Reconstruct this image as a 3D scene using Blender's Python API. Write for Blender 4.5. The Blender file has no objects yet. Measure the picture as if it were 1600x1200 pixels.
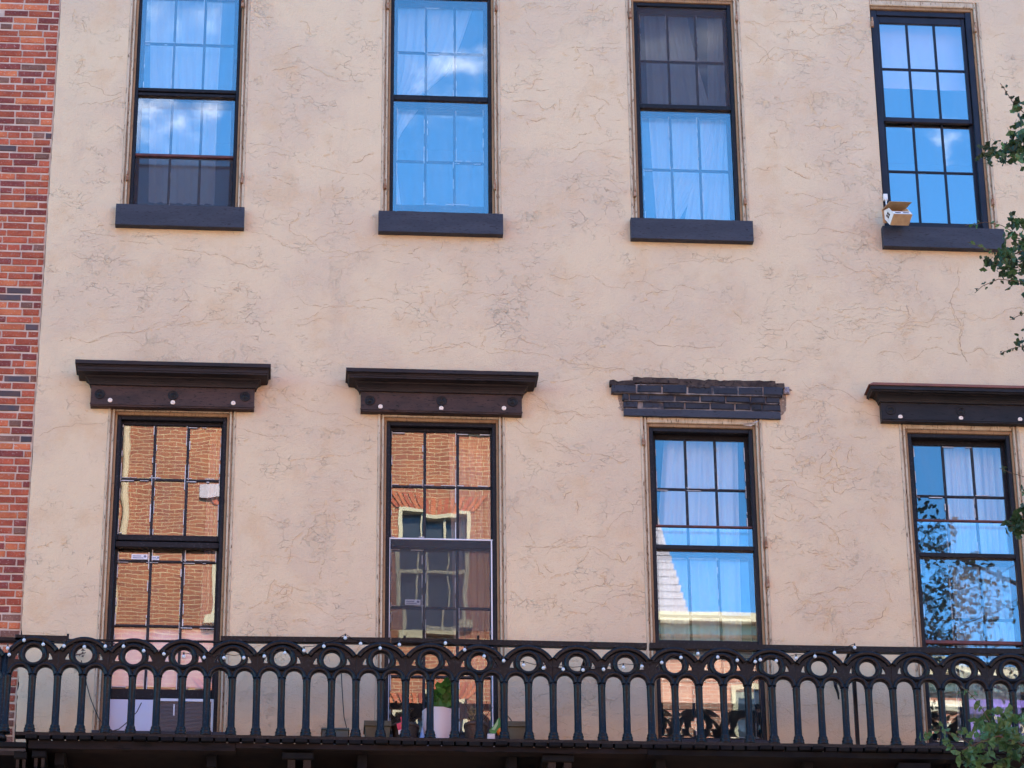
import bpy, bmesh, math, random
from mathutils import Vector, Matrix, noise as mnoise
random.seed(7)
scn = bpy.context.scene
col = scn.collection
R = math.radians

# ------------------------------------------------------------------ camera
CAM_D, CAM_Z, FPX = 22.74, 1.6, 4721.16
YAW, PIT, ROL = 0.07930678, 0.43726659, -0.00997352
fw = Vector((math.sin(YAW)*math.cos(PIT), math.cos(YAW)*math.cos(PIT), math.sin(PIT)))
rt = Vector((math.cos(YAW), -math.sin(YAW), 0)); up = rt.cross(fw)
rx = rt*math.cos(ROL) + up*math.sin(ROL); uy = -rt*math.sin(ROL) + up*math.cos(ROL)
CAMP = Vector((0, -CAM_D, CAM_Z))
cam = bpy.data.cameras.new('camera'); camo = bpy.data.objects.new('camera', cam); col.objects.link(camo)
camo.matrix_world = Matrix(((rx.x, uy.x, -fw.x, CAMP.x), (rx.y, uy.y, -fw.y, CAMP.y), (rx.z, uy.z, -fw.z, CAMP.z), (0, 0, 0, 1)))
cam.sensor_width = 36; cam.lens = FPX/1600*36; cam.clip_end = 2000; cam.clip_start = .1
scn.camera = camo

# ------------------------------------------------------------------ sky, sun, exposure
SUN_EL, SUN_AZ = R(45), R(12)          # azimuth measured from +Y towards +X
w = bpy.data.worlds.new('World'); scn.world = w; w.use_nodes = True
nt = w.node_tree; nt.nodes.clear()
def N(t, typ, **k):
    n = t.nodes.new(typ)
    for a, b in k.items(): setattr(n, a, b)
    return n
wo = N(nt, 'ShaderNodeOutputWorld'); bg = N(nt, 'ShaderNodeBackground')
sky = N(nt, 'ShaderNodeTexSky', sky_type='NISHITA'); sky.sun_disc = False
sky.sun_elevation = SUN_EL; sky.sun_rotation = SUN_AZ
sky.air_density = 1.0; sky.dust_density = 0.1; sky.ozone_density = 6.0; sky.altitude = 200
bg.inputs['Strength'].default_value = 0.12
tc = N(nt, 'ShaderNodeTexCoord'); cn = N(nt, 'ShaderNodeTexNoise'); cn.inputs['Scale'].default_value = 15
cn.inputs['Detail'].default_value = 7; cn.inputs['Roughness'].default_value = .58
cmap = N(nt, 'ShaderNodeMapping'); cmap.inputs['Scale'].default_value = (1, 1, 1.6); cmap.inputs['Location'].default_value = (.35, .1, .2)
cr = N(nt, 'ShaderNodeMapRange'); cr.interpolation_type = 'SMOOTHSTEP'
cr.inputs['From Min'].default_value = .585; cr.inputs['From Max'].default_value = .76; cr.inputs['To Max'].default_value = .75
cmx = N(nt, 'ShaderNodeMix', data_type='RGBA'); cmx.inputs['B'].default_value = (9.5, 9.6, 10.0, 1)
L = nt.links.new
L(tc.outputs['Generated'], cmap.inputs['Vector']); L(cmap.outputs['Vector'], cn.inputs['Vector'])
L(cn.outputs['Fac'], cr.inputs['Value']); L(cr.outputs['Result'], cmx.inputs['Factor'])
skt = N(nt, 'ShaderNodeMix', data_type='RGBA'); skt.blend_type = 'MULTIPLY'; skt.inputs['Factor'].default_value = 1
skt.inputs['B'].default_value = (.46, .93, 1.10, 1); L(sky.outputs['Color'], skt.inputs['A']); L(skt.outputs['Result'], cmx.inputs['A']); L(cmx.outputs['Result'], bg.inputs['Color']); L(bg.outputs['Background'], wo.inputs['Surface'])
sl = bpy.data.lights.new('sun', 'SUN'); sl.energy = 4.7; sl.angle = R(.5); sl.color = (1, .91, .78)
so = bpy.data.objects.new('sun', sl); col.objects.link(so)
sd = Vector((math.sin(SUN_AZ)*math.cos(SUN_EL), math.cos(SUN_AZ)*math.cos(SUN_EL), math.sin(SUN_EL)))
so.rotation_euler = (-sd).to_track_quat('-Z', 'Y').to_euler(); so.location = (0, 0, 60)
vs = scn.view_settings; vs.view_transform = 'Standard'; vs.look = 'None'; vs.gamma = 1; vs.exposure = 2.6
vs.use_curve_mapping = False
scn.cycles.caustics_reflective = False; scn.cycles.caustics_refractive = False
scn.cycles.max_bounces = 10; scn.cycles.transparent_max_bounces = 24; scn.cycles.diffuse_bounces = 4

# ------------------------------------------------------------------ helpers
def at(px, py, Y):
    """point of the vertical plane y=Y seen at a spot of the 1600x1200 photograph (used to survey the facade)"""
    d = fw + rx*((px-800)/FPX) - uy*((py-600)/FPX)
    return CAMP + d*((Y+CAM_D)/d.y)
def ax(px, py, Y): return at(px, py, Y).x
def az(px, py, Y): return at(px, py, Y).z

class MB:
    def __init__(s): s.v = []; s.f = []
    def add(s, vs, fs):
        b = len(s.v); s.v += [tuple(q) for q in vs]; s.f += [tuple(b+i for i in f) for f in fs]; return s
    def box(s, x0, x1, y0, y1, z0, z1):
        return s.add([(x0,y0,z0),(x1,y0,z0),(x1,y1,z0),(x0,y1,z0),(x0,y0,z1),(x1,y0,z1),(x1,y1,z1),(x0,y1,z1)],
                     [(0,3,2,1),(4,5,6,7),(0,1,5,4),(1,2,6,5),(2,3,7,6),(3,0,4,7)])
    def bev(s, x0, x1, y0, y1, z0, z1, b=.004):
        """box whose front face (towards -y) has chamfered edges"""
        o = [(x0,z0),(x1,z0),(x1,z1),(x0,z1)]; i = [(x0+b,z0+b),(x1-b,z0+b),(x1-b,z1-b),(x0+b,z1-b)]
        vs = [(x,y1,z) for x,z in o]+[(x,y0+b,z) for x,z in o]+[(x,y0,z) for x,z in i]
        fs = [(8,9,10,11),(3,2,1,0)]
        for k in range(4):
            n = (k+1) % 4
            fs += [(k,n,4+n,4+k),(4+k,4+n,8+n,8+k)]
        return s.add(vs, fs)
    def bar(s, p, q, r, n=6, r2=None, cap=True):
        p, q = Vector(p), Vector(q); r2 = r if r2 is None else r2
        d = (q-p).normalized(); a = d.orthogonal().normalized(); b = d.cross(a)
        vs = []
        for c, rr in ((p, r), (q, r2)):
            vs += [c+(a*math.cos(2*math.pi*k/n)+b*math.sin(2*math.pi*k/n))*rr for k in range(n)]
        fs = [(k, (k+1)%n, n+(k+1)%n, n+k) for k in range(n)]
        if cap: fs += [tuple(range(n-1,-1,-1)), tuple(range(n, 2*n))]
        return s.add(vs, fs)
    def tube(s, pts, r, n=6, r2=None):
        pts = [Vector(p) for p in pts]; m = len(pts); vs = []; fs = []
        a = None
        for i, p in enumerate(pts):
            d = (pts[min(i+1,m-1)]-pts[max(i-1,0)])
            d = d.normalized() if d.length > 1e-9 else Vector((0,0,1))
            a = d.orthogonal().normalized() if a is None else (a-d*a.dot(d)).normalized()
            b = d.cross(a); rr = r if r2 is None else r+(r2-r)*i/(m-1)
            vs += [p+(a*math.cos(2*math.pi*k/n)+b*math.sin(2*math.pi*k/n))*rr for k in range(n)]
        for i in range(m-1):
            for k in range(n): fs.append((i*n+k, i*n+(k+1)%n, (i+1)*n+(k+1)%n, (i+1)*n+k))
        fs += [tuple(range(n-1,-1,-1)), tuple(range((m-1)*n, m*n))]
        return s.add(vs, fs)
    def lathe(s, prof, c=(0,0,0), n=16, capb=True, capt=True):
        c = Vector(c); vs = []; fs = []
        for r, z in prof: vs += [c+Vector((r*math.cos(2*math.pi*k/n), r*math.sin(2*math.pi*k/n), z)) for k in range(n)]
        for i in range(len(prof)-1):
            for k in range(n): fs.append((i*n+k, i*n+(k+1)%n, (i+1)*n+(k+1)%n, (i+1)*n+k))
        if capb: fs.append(tuple(range(n-1,-1,-1)))
        if capt: fs.append(tuple(range((len(prof)-1)*n, len(prof)*n)))
        return s.add(vs, fs)
    def disc(s, x, y, z, prof, n=14):
        """turned about the y axis: prof = (radius, offset in y) from back to front (-y)"""
        vs = []; fs = []
        for r, o in prof: vs += [(x+r*math.cos(2*math.pi*k/n), y-o, z+r*math.sin(2*math.pi*k/n)) for k in range(n)]
        for i in range(len(prof)-1):
            for k in range(n): fs.append((i*n+k, i*n+(k+1)%n, (i+1)*n+(k+1)%n, (i+1)*n+k))
        fs.append(tuple(range((len(prof)-1)*n, len(prof)*n)))
        return s.add(vs, fs)
    def prism(s, poly, y0, y1):
        """polygon in x,z extruded from y0 (front) to y1"""
        n = len(poly)
        vs = [(x,y0,z) for x,z in poly]+[(x,y1,z) for x,z in poly]
        fs = [tuple(range(n)), tuple(range(2*n-1, n-1, -1))]+[(k, n+k, n+(k+1)%n, (k+1)%n) for k in range(n)]
        return s.add(vs, fs)
    def mesh(s, name, mat, smooth=False, org=(0,0,0)):
        m = bpy.data.meshes.new(name); o = Vector(org)
        m.from_pydata([tuple(Vector(v)-o) for v in s.v], [], s.f)
        bm = bmesh.new(); bm.from_mesh(m); bmesh.ops.recalc_face_normals(bm, faces=bm.faces); bm.to_mesh(m); bm.free()
        if mat: m.materials.append(mat)
        if smooth:
            for p in m.polygons: p.use_smooth = True
        return m
    def build(s, name, mat, parent=None, smooth=False, org=None):
        """one linked object; vertices are given in world coordinates"""
        base = wpos(parent) if parent else Vector((0,0,0))
        og = Vector(org) if org is not None else base
        o = bpy.data.objects.new(name, s.mesh(name, mat, smooth, og)); col.objects.link(o)
        o.parent = parent; o.location = og-base
        return o
def wpos(o):
    p = Vector(o.location)
    while o.parent: o = o.parent; p = p+Vector(o.location)
    return p
def place(mesh, name, pos, parent=None, rot=(0,0,0), scale=(1,1,1)):
    o = bpy.data.objects.new(name, mesh); col.objects.link(o); o.parent = parent
    o.location = Vector(pos)-(wpos(parent) if parent else Vector()); o.rotation_euler = rot; o.scale = scale
    return o
def tag(o, label=None, cat=None, group=None, kind=None):
    for k, v in (('label', label), ('category', cat), ('group', group), ('kind', kind)):
        if v: o[k] = v
    return o
def thing(name, loc, label, cat, group=None):
    o = bpy.data.objects.new(name, None); col.objects.link(o); o.location = loc; o.empty_display_size = .2
    return tag(o, label, cat, group)

# ------------------------------------------------------------------ materials
def mat(name, color, rough=.7, spec=.3, var=None, vscale=3., fine=None, fscale=60., bump=0., bscale=40., stretch=(1,1,1), rnd=0., metal=0.):
    """base colour with a large patchy variation (var), fine mottling (fine), relief and per-object random value"""
    m = bpy.data.materials.new(name); m.use_nodes = True; t = m.node_tree
    b = t.nodes['Principled BSDF']; b.inputs['Roughness'].default_value = rough
    b.inputs['Specular IOR Level'].default_value = spec; b.inputs['Metallic'].default_value = metal
    L = t.links.new
    g = N(t, 'ShaderNodeNewGeometry'); mp = N(t, 'ShaderNodeMapping'); mp.inputs['Scale'].default_value = stretch
    L(g.outputs['Position'], mp.inputs['Vector'])
    c = N(t, 'ShaderNodeRGB'); c.outputs[0].default_value = (*color, 1); out = c.outputs[0]
    def mixin(fac, colr, out):
        x = N(t, 'ShaderNodeMix', data_type='RGBA'); L(fac, x.inputs['Factor']); L(out, x.inputs['A'])
        x.inputs['B'].default_value = (*colr, 1); return x.outputs['Result']
    def nz(sc, lo, hi, det=4, rough=.6):
        n = N(t, 'ShaderNodeTexNoise'); n.inputs['Scale'].default_value = sc; n.inputs['Detail'].default_value = det
        n.inputs['Roughness'].default_value = rough; L(mp.outputs['Vector'], n.inputs['Vector'])
        r = N(t, 'ShaderNodeMapRange'); r.inputs['From Min'].default_value = lo; r.inputs['From Max'].default_value = hi
        r.interpolation_type = 'SMOOTHSTEP'; L(n.outputs['Fac'], r.inputs['Value']); return r.outputs['Result']
    if var: out = mixin(nz(vscale, .35, .65), var, out)
    if fine: out = mixin(nz(fscale, .56, .66), fine, out)
    if rnd:
        oi = N(t, 'ShaderNodeObjectInfo'); mr = N(t, 'ShaderNodeMapRange'); mr.inputs['To Min'].default_value = 1-rnd; mr.inputs['To Max'].default_value = 1+rnd
        L(oi.outputs['Random'], mr.inputs['Value']); vm = N(t, 'ShaderNodeVectorMath', operation='SCALE')
        L(out, vm.inputs[0]); L(mr.outputs['Result'], vm.inputs['Scale']); out = vm.outputs['Vector']
    L(out, b.inputs['Base Color'])
    if bump:
        n = N(t, 'ShaderNodeTexNoise'); n.inputs['Scale'].default_value = bscale; n.inputs['Detail'].default_value = 5
        L(mp.outputs['Vector'], n.inputs['Vector'])
        bp = N(t, 'ShaderNodeBump'); bp.inputs['Strength'].default_value = min(1, bump*40); bp.inputs['Distance'].default_value = bump
        L(n.outputs['Fac'], bp.inputs['Height']); L(bp.outputs['Normal'], b.inputs['Normal'])
    return m

def stucco_material():
    m = bpy.data.materials.new('painted_stucco'); m.use_nodes = True; t = m.node_tree; L = t.links.new
    b = t.nodes['Principled BSDF']; b.inputs['Roughness'].default_value = .75; b.inputs['Specular IOR Level'].default_value = .25
    g = N(t, 'ShaderNodeNewGeometry')
    def nz(sc, det=5, rough=.6, stretch=(1,1,1), vec=None):
        mp = N(t, 'ShaderNodeMapping'); mp.inputs['Scale'].default_value = stretch; L(vec or g.outputs['Position'], mp.inputs['Vector'])
        n = N(t, 'ShaderNodeTexNoise'); n.inputs['Scale'].default_value = sc; n.inputs['Detail'].default_value = det; n.inputs['Roughness'].default_value = rough
        L(mp.outputs['Vector'], n.inputs['Vector']); return n
    def rng(sock, lo, hi, a=0., c=1.):
        r = N(t, 'ShaderNodeMapRange'); r.interpolation_type = 'SMOOTHSTEP'
        for k, v in (('From Min', lo), ('From Max', hi), ('To Min', a), ('To Max', c)): r.inputs[k].default_value = v
        L(sock, r.inputs['Value']); return r.outputs['Result']
    def mix(f, A, B):
        x = N(t, 'ShaderNodeMix', data_type='RGBA'); L(f, x.inputs['Factor'])
        for s, v in (('A', A), ('B', B)):
            if isinstance(v, tuple): x.inputs[s].default_value = (*v, 1)
            else: L(v, x.inputs[s])
        return x.outputs['Result']
    def mul(a, c):
        x = N(t, 'ShaderNodeMath', operation='MULTIPLY'); L(a, x.inputs[0])
        if isinstance(c, float): x.inputs[1].default_value = c
        else: L(c, x.inputs[1])
        return x.outputs[0]
    def addm(a, c):
        x = N(t, 'ShaderNodeMath', operation='ADD'); L(a, x.inputs[0]); L(c, x.inputs[1]); return x.outputs[0]
    c = mix(rng(nz(.9).outputs['Fac'], .42, .58), (.62,.475,.315), (.575,.435,.30))
    c = mix(rng(nz(2.6, 6, .65).outputs['Fac'], .5, .68, 0, .55), c, (.56,.38,.225))
    c = mix(rng(nz(4.5, 5, .6, (1,1,.22)).outputs['Fac'], .57, .75, 0, .35), c, (.49,.36,.255))
    c = mix(rng(nz(1.7, 6, .7, (1.0,1,.5)).outputs['Fac'], .56, .72, 0, .4), c, (.69,.54,.375))
    # plates of flaked paint: cells with slightly different height, only in scattered zones
    wv = nz(7, 3); vadd = N(t, 'ShaderNodeVectorMath', operation='SCALE'); vadd.inputs['Scale'].default_value = .16; L(wv.outputs['Color'], vadd.inputs[0])
    va = N(t, 'ShaderNodeVectorMath', operation='ADD'); L(g.outputs['Position'], va.inputs[0]); L(vadd.outputs['Vector'], va.inputs[1])
    mp = N(t, 'ShaderNodeMapping'); mp.inputs['Scale'].default_value = (1,1,1.7); L(va.outputs['Vector'], mp.inputs['Vector'])
    zone = rng(nz(.9, 4, .6).outputs['Fac'], .44, .6)
    h = None; crk = None
    for sc, amp in ((5.5, .5), (13., .32)):
        v = N(t, 'ShaderNodeTexVoronoi'); v.inputs['Scale'].default_value = sc; L(mp.outputs['Vector'], v.inputs['Vector'])
        sp = N(t, 'ShaderNodeSeparateColor'); L(v.outputs['Color'], sp.inputs['Color'])
        e = mul(sp.outputs['Red'], amp); h = e if h is None else addm(h, e)
        d = N(t, 'ShaderNodeTexVoronoi', feature='DISTANCE_TO_EDGE'); d.inputs['Scale'].default_value = sc; L(mp.outputs['Vector'], d.inputs['Vector'])
        k = mul(rng(d.outputs['Distance'], .0, .022, 1, 0), rng(nz(3.1+sc*.1, 4, .7).outputs['Fac'], .52, .6))
        crk = k if crk is None else addm(crk, k)
    crk = mul(crk, rng(nz(1.1, 4, .6).outputs['Fac'], .42, .58, .12, .75))
    c = mix(crk, c, (.38,.27,.175))
    L(c, b.inputs['Base Color'])
    pn_ = nz(2.3, 9, .68); pz = mul(rng(pn_.outputs['Fac'], .565, .580), zone)      # patches where the top coat has come away
    c = mix(mul(pz, .22), c, (.52,.37,.22)); c = mix(rng(nz(38, 3, .6).outputs['Fac'], .62, .74, 0, .35), c, (.46,.34,.225)); L(c, b.inputs['Base Color'])
    h = mul(h, zone)
    ph_ = N(t, 'ShaderNodeMath', operation='SUBTRACT'); L(h, ph_.inputs[0]); L(mul(pz, .45), ph_.inputs[1]); h = ph_.outputs[0]
    h = addm(h, mul(nz(75, 4, .7).outputs['Fac'], .9))
    h = addm(h, mul(nz(26, 5, .65).outputs['Fac'], .7)); h = addm(h, mul(nz(5, 4).outputs['Fac'], .9))
    inv = N(t, 'ShaderNodeMath', operation='SUBTRACT'); L(h, inv.inputs[0]); L(mul(crk, .7), inv.inputs[1])
    bp = N(t, 'ShaderNodeBump'); bp.inputs['Strength'].default_value = .9; bp.inputs['Distance'].default_value = .008
    L(inv.outputs[0], bp.inputs['Height']); L(bp.outputs['Normal'], b.inputs['Normal'])
    return m

def glass_material(name, f0, wave, wscale, dust=.04, tint=(1,1,1)):
    m = bpy.data.materials.new(name); m.use_nodes = True; t = m.node_tree; t.nodes.clear(); L = t.links.new
    o = N(t, 'ShaderNodeOutputMaterial'); tr = N(t, 'ShaderNodeBsdfTransparent'); tr.inputs['Color'].default_value = (.95,.97,.97,1)
    gl = N(t, 'ShaderNodeBsdfGlossy'); gl.inputs['Roughness'].default_value = 0.0; gl.inputs['Color'].default_value = (*tint, 1)
    # Schlick reflectance f0 + (1-f0)(1-cos)^5, the same from both faces
    gg = N(t, 'ShaderNodeNewGeometry'); dt = N(t, 'ShaderNodeVectorMath', operation='DOT_PRODUCT'); L(gg.outputs['Incoming'], dt.inputs[0]); L(gg.outputs['Normal'], dt.inputs[1])
    def mth(op, a_, b_=None):
        x = N(t, 'ShaderNodeMath', operation=op)
        for i_, v_ in enumerate((a_, b_)):
            if v_ is None: continue
            if isinstance(v_, (int, float)): x.inputs[i_].default_value = v_
            else: L(v_, x.inputs[i_])
        return x.outputs[0]
    p5 = mth('POWER', mth('SUBTRACT', 1., mth('ABSOLUTE', dt.outputs['Value'])), 5.)
    fres = mth('ADD', f0, mth('MULTIPLY', p5, 1-f0))
    mx = N(t, 'ShaderNodeMixShader'); L(fres, mx.inputs[0]); L(tr.outputs[0], mx.inputs[1]); L(gl.outputs[0], mx.inputs[2])
    g = N(t, 'ShaderNodeNewGeometry')
    oi = N(t, 'ShaderNodeObjectInfo'); ov = N(t, 'ShaderNodeVectorMath', operation='SCALE'); ov.inputs[0].default_value = (37., 11., 23.); L(oi.outputs['Random'], ov.inputs['Scale'])
    ad = N(t, 'ShaderNodeVectorMath', operation='ADD'); L(g.outputs['Position'], ad.inputs[0]); L(ov.outputs['Vector'], ad.inputs[1])
    n = N(t, 'ShaderNodeTexNoise'); n.inputs['Scale'].default_value = wscale; n.inputs['Detail'].default_value = 1.5; L(ad.outputs['Vector'], n.inputs['Vector'])
    bp = N(t, 'ShaderNodeBump'); bp.inputs['Strength'].default_value = 1; bp.inputs['Distance'].default_value = wave
    L(n.outputs['Fac'], bp.inputs['Height']); L(bp.outputs['Normal'], gl.inputs['Normal'])
    # a thin film of dust and dried drips
    df = N(t, 'ShaderNodeBsdfDiffuse'); df.inputs['Color'].default_value = (.55,.55,.58,1)
    dn = N(t, 'ShaderNodeTexNoise'); dn.inputs['Scale'].default_value = 5; dn.inputs['Detail'].default_value = 6
    dm = N(t, 'ShaderNodeMapping'); dm.inputs['Scale'].default_value = (3,1,.5); L(ad.outputs['Vector'], dm.inputs['Vector']); L(dm.outputs['Vector'], dn.inputs['Vector'])
    dr = N(t, 'ShaderNodeMapRange'); dr.inputs['From Min'].default_value = .4; dr.inputs['From Max'].default_value = .75; dr.inputs['To Min'].default_value = dust*.3; dr.inputs['To Max'].default_value = dust*2
    L(dn.outputs['Fac'], dr.inputs['Value'])
    m2 = N(t, 'ShaderNodeMixShader'); L(dr.outputs['Result'], m2.inputs[0]); L(mx.outputs[0], m2.inputs[1]); L(df.outputs[0], m2.inputs[2])
    L(m2.outputs[0], o.inputs['Surface'])
    return m

def sheer_material(name, color, see):
    m = bpy.data.materials.new(name); m.use_nodes = True; t = m.node_tree; t.nodes.clear(); L = t.links.new
    o = N(t, 'ShaderNodeOutputMaterial'); d = N(t, 'ShaderNodeBsdfDiffuse'); d.inputs['Color'].default_value = (*color, 1)
    tl = N(t, 'ShaderNodeBsdfTranslucent'); tl.inputs['Color'].default_value = (*color, 1)
    a = N(t, 'ShaderNodeMixShader'); a.inputs[0].default_value = .3; L(d.outputs[0], a.inputs[1]); L(tl.outputs[0], a.inputs[2])
    tr = N(t, 'ShaderNodeBsdfTransparent'); x = N(t, 'ShaderNodeMixShader'); x.inputs[0].default_value = see
    L(a.outputs[0], x.inputs[1]); L(tr.outputs[0], x.inputs[2]); L(x.outputs[0], o.inputs['Surface'])
    return m

def leaf_material(name, c1, c2):
    m = mat(name, c1, .45, .4, var=c2, vscale=9, rnd=.35); t = m.node_tree; b = t.nodes['Principled BSDF']
    src = b.inputs['Base Color'].links[0].from_socket
    tl = N(t, 'ShaderNodeBsdfTranslucent'); t.links.new(src, tl.inputs['Color']); mx = N(t, 'ShaderNodeMixShader'); mx.inputs[0].default_value = .3
    o = t.nodes['Material Output']; t.links.new(b.outputs[0], mx.inputs[1]); t.links.new(tl.outputs[0], mx.inputs[2]); t.links.new(mx.outputs[0], o.inputs['Surface'])
    return m

def brick_wall_material(name, c1, c2, mortar, bw=.205, bh=.067):
    m = bpy.data.materials.new(name); m.use_nodes = True; t = m.node_tree; L = t.links.new
    b = t.nodes['Principled BSDF']; b.inputs['Roughness'].default_value = .85
    g = N(t, 'ShaderNodeNewGeometry'); sx = N(t, 'ShaderNodeSeparateXYZ'); cx = N(t, 'ShaderNodeCombineXYZ')
    ad = N(t, 'ShaderNodeMath', operation='ADD')
    L(g.outputs['Position'], sx.inputs[0]); L(sx.outputs['X'], ad.inputs[0]); L(sx.outputs['Y'], ad.inputs[1]); L(ad.outputs[0], cx.inputs[0]); L(sx.outputs['Z'], cx.inputs[1])
    k = N(t, 'ShaderNodeTexBrick'); k.inputs['Color1'].default_value = (*c1, 1); k.inputs['Color2'].default_value = (*c2, 1); k.inputs['Mortar'].default_value = (*mortar, 1)
    k.inputs['Scale'].default_value = 1; k.inputs['Brick Width'].default_value = bw; k.inputs['Row Height'].default_value = bh; k.inputs['Mortar Size'].default_value = .005; k.inputs['Mortar Smooth'].default_value = .1
    L(cx.outputs[0], k.inputs['Vector'])
    n = N(t, 'ShaderNodeTexNoise'); n.inputs['Scale'].default_value = .6; n.inputs['Detail'].default_value = 5; L(g.outputs['Position'], n.inputs['Vector'])
    r = N(t, 'ShaderNodeMapRange'); r.inputs['From Min'].default_value = .3; r.inputs['From Max'].default_value = .7; r.inputs['To Min'].default_value = .75; r.inputs['To Max'].default_value = 1.2
    L(n.outputs['Fac'], r.inputs['Value']); sc = N(t, 'ShaderNodeVectorMath', operation='SCALE'); L(k.outputs['Color'], sc.inputs[0]); L(r.outputs['Result'], sc.inputs['Scale'])
    L(sc.outputs['Vector'], b.inputs['Base Color'])
    return m

STUCCO = stucco_material()
M_LIP = mat('stucco_flake', (.60,.445,.28), .8, .15, var=(.55,.40,.25), vscale=6)
M_CRACK = mat('crack_dirt', (.33,.225,.145), .95, .05, var=(.46,.335,.225), vscale=2.2)
M_MORTAR = mat('mortar', (.52,.40,.33), .95, .1, var=(.42,.32,.27), vscale=8, bump=.003, bscale=90)
M_BRICKS = [mat('red_brick', (.37,.085,.042), .85, .2, var=(.28,.06,.034), vscale=10, fine=(.36,.19,.15), fscale=70, bump=.002, bscale=120, rnd=.22),
            mat('dark_red_brick', (.20,.047,.038), .85, .2, var=(.15,.036,.032), vscale=9, fine=(.27,.16,.14), fscale=60, bump=.002, bscale=120, rnd=.22),
            mat('orange_brick', (.47,.135,.055), .85, .2, var=(.38,.095,.045), vscale=9, fine=(.43,.26,.2), fscale=70, bump=.002, bscale=120, rnd=.18),
            mat('brown_brick', (.19,.09,.065), .85, .2, var=(.14,.065,.05), vscale=9, fine=(.27,.17,.14), fscale=70, bump=.002, bscale=120, rnd=.2),
            mat('burnt_brick', (.055,.045,.055), .7, .3, var=(.10,.055,.05), vscale=9, bump=.002, bscale=120, rnd=.2)]
M_CASING = mat('flaking_casing_paint', (.50,.40,.29), .8, .2, var=(.40,.305,.21), vscale=6, fine=(.14,.095,.06), fscale=34, bump=.004, bscale=45, stretch=(2.2,1,.5))
M_STOP = mat('brown_stop_wood', (.30,.185,.10), .75, .2, var=(.235,.14,.08), vscale=4, fine=(.15,.09,.055), fscale=40, stretch=(2,1,.4))
M_FRAME = mat('black_window_paint', (.007,.007,.010), .45, .18, var=(.010,.0095,.0125), vscale=4, fine=(.03,.028,.035), fscale=50)
M_NAVY = mat('navy_window_paint', (.012,.014,.023), .45, .2, var=(.017,.019,.033), vscale=4)
M_MUNTIN = mat('muntin_paint', (.010,.009,.013), .5, .3, fine=(.05,.042,.048), fscale=45)
M_PUTTY = mat('white_putty', (.62,.60,.62), .8, .2, var=(.42,.40,.42), vscale=12)
M_RUSTBAR = mat('red_brown_bar', (.13,.045,.045), .6, .3, var=(.07,.03,.035), vscale=12)
M_SILL = mat('slate_sill_paint', (.028,.030,.043), .6, .25, var=(.038,.040,.055), vscale=5, fine=(.013,.013,.018), fscale=60, bump=.004, bscale=35, stretch=(.45,1,2))
M_CORN = mat('brown_black_cornice_paint', (.058,.033,.030), .6, .2, var=(.034,.022,.022), vscale=8, fine=(.008,.007,.008), fscale=48, bump=.005, bscale=32, stretch=(.5,1,1.8))
M_CROWN = mat('dark_brown_crown_paint', (.026,.018,.019), .6, .2, var=(.017,.013,.015), vscale=6, fine=(.007,.006,.007), fscale=40, bump=.004, bscale=30, stretch=(.4,1,1.8))
M_CORN2 = mat('black_cornice_paint', (.012,.0115,.0145), .5, .16, var=(.020,.018,.021), vscale=5, fine=(.006,.006,.007), fscale=30, bump=.006, bscale=26, stretch=(.5,1,1.8))
M_COPPER = mat('red_metal_flashing', (.20,.075,.055), .6, .3, var=(.15,.06,.05), vscale=5)
M_BUTTON = mat('cream_button', (.75,.62,.55), .5, .3)
M_ROT = mat('rotten_wood', (.035,.024,.022), .95, .1, var=(.075,.05,.04), vscale=14, fine=(.012,.009,.008), fscale=40, bump=.008, bscale=40)
M_LBRICK = mat('black_painted_brick', (.017,.018,.028), .6, .25, var=(.026,.027,.038), vscale=7, fine=(.006,.006,.008), fscale=34, bump=.004, bscale=50, rnd=.25)
M_LMORT = mat('pale_lintel_mortar', (.035,.033,.042), .9, .1, var=(.26,.21,.19), vscale=5)
M_IRON = mat('black_iron_paint', (.0043,.0050,.0072), .33, .17, var=(.0066,.0074,.0100), vscale=6, fine=(.026,.027,.034), fscale=75, bump=.002, bscale=60)
M_DECK = mat('black_deck_wood', (.006,.0055,.007), .85, .1, var=(.010,.009,.009), vscale=7, bump=.004, bscale=30)
M_BEAM = mat('brown_beam_wood', (.011,.008,.008), .85, .1, var=(.020,.013,.012), vscale=3, fine=(.006,.005,.005), fscale=20, bump=.006, bscale=25, stretch=(.35,1,2.2))
M_ROOM = mat('room_plaster', (.22,.21,.20), .9, .1)
GL_STORM = glass_material('storm_glass', .125, .00010, 2.2, .02)
GL_OLD = glass_material('old_wavy_glass', .10, .00035, 2.6, .012)
GL_NEW = glass_material('clear_glass', .21, .00012, 2.0, .01)
M_SCREEN = sheer_material('grey_screen', (.10,.10,.125), .62)
M_SHEER = sheer_material('sheer_curtain', (.86,.83,.85), .10)
M_DRAPE = sheer_material('white_drape', (.82,.80,.80), .03)
M_PINKSHEER = sheer_material('pink_sheer_curtain', (.72,.50,.45), .45)
M_WHITE = mat('white_plastic', (.70,.69,.74), .5, .4, var=(.62,.61,.68), vscale=4)

# ------------------------------------------------------------------ ground and street
MB().box(-60, 60, -60, 30, -.6, -.152).build('ground', mat('street_asphalt', (.10,.095,.09), .9, var=(.08,.076,.072), vscale=2), None)
bpy.data.objects['ground']['kind'] = 'structure'
for nm, y0, y1 in (('pavement', -3.6, 0), ('pavement', -24.5, -20.9)):
    p = MB().box(-60, 60, y0, y1, -.15, 0).build(nm, mat('pavement_concrete', (.42,.38,.33), .9, var=(.35,.31,.27), vscale=1.5)); p['kind'] = 'structure'

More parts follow.
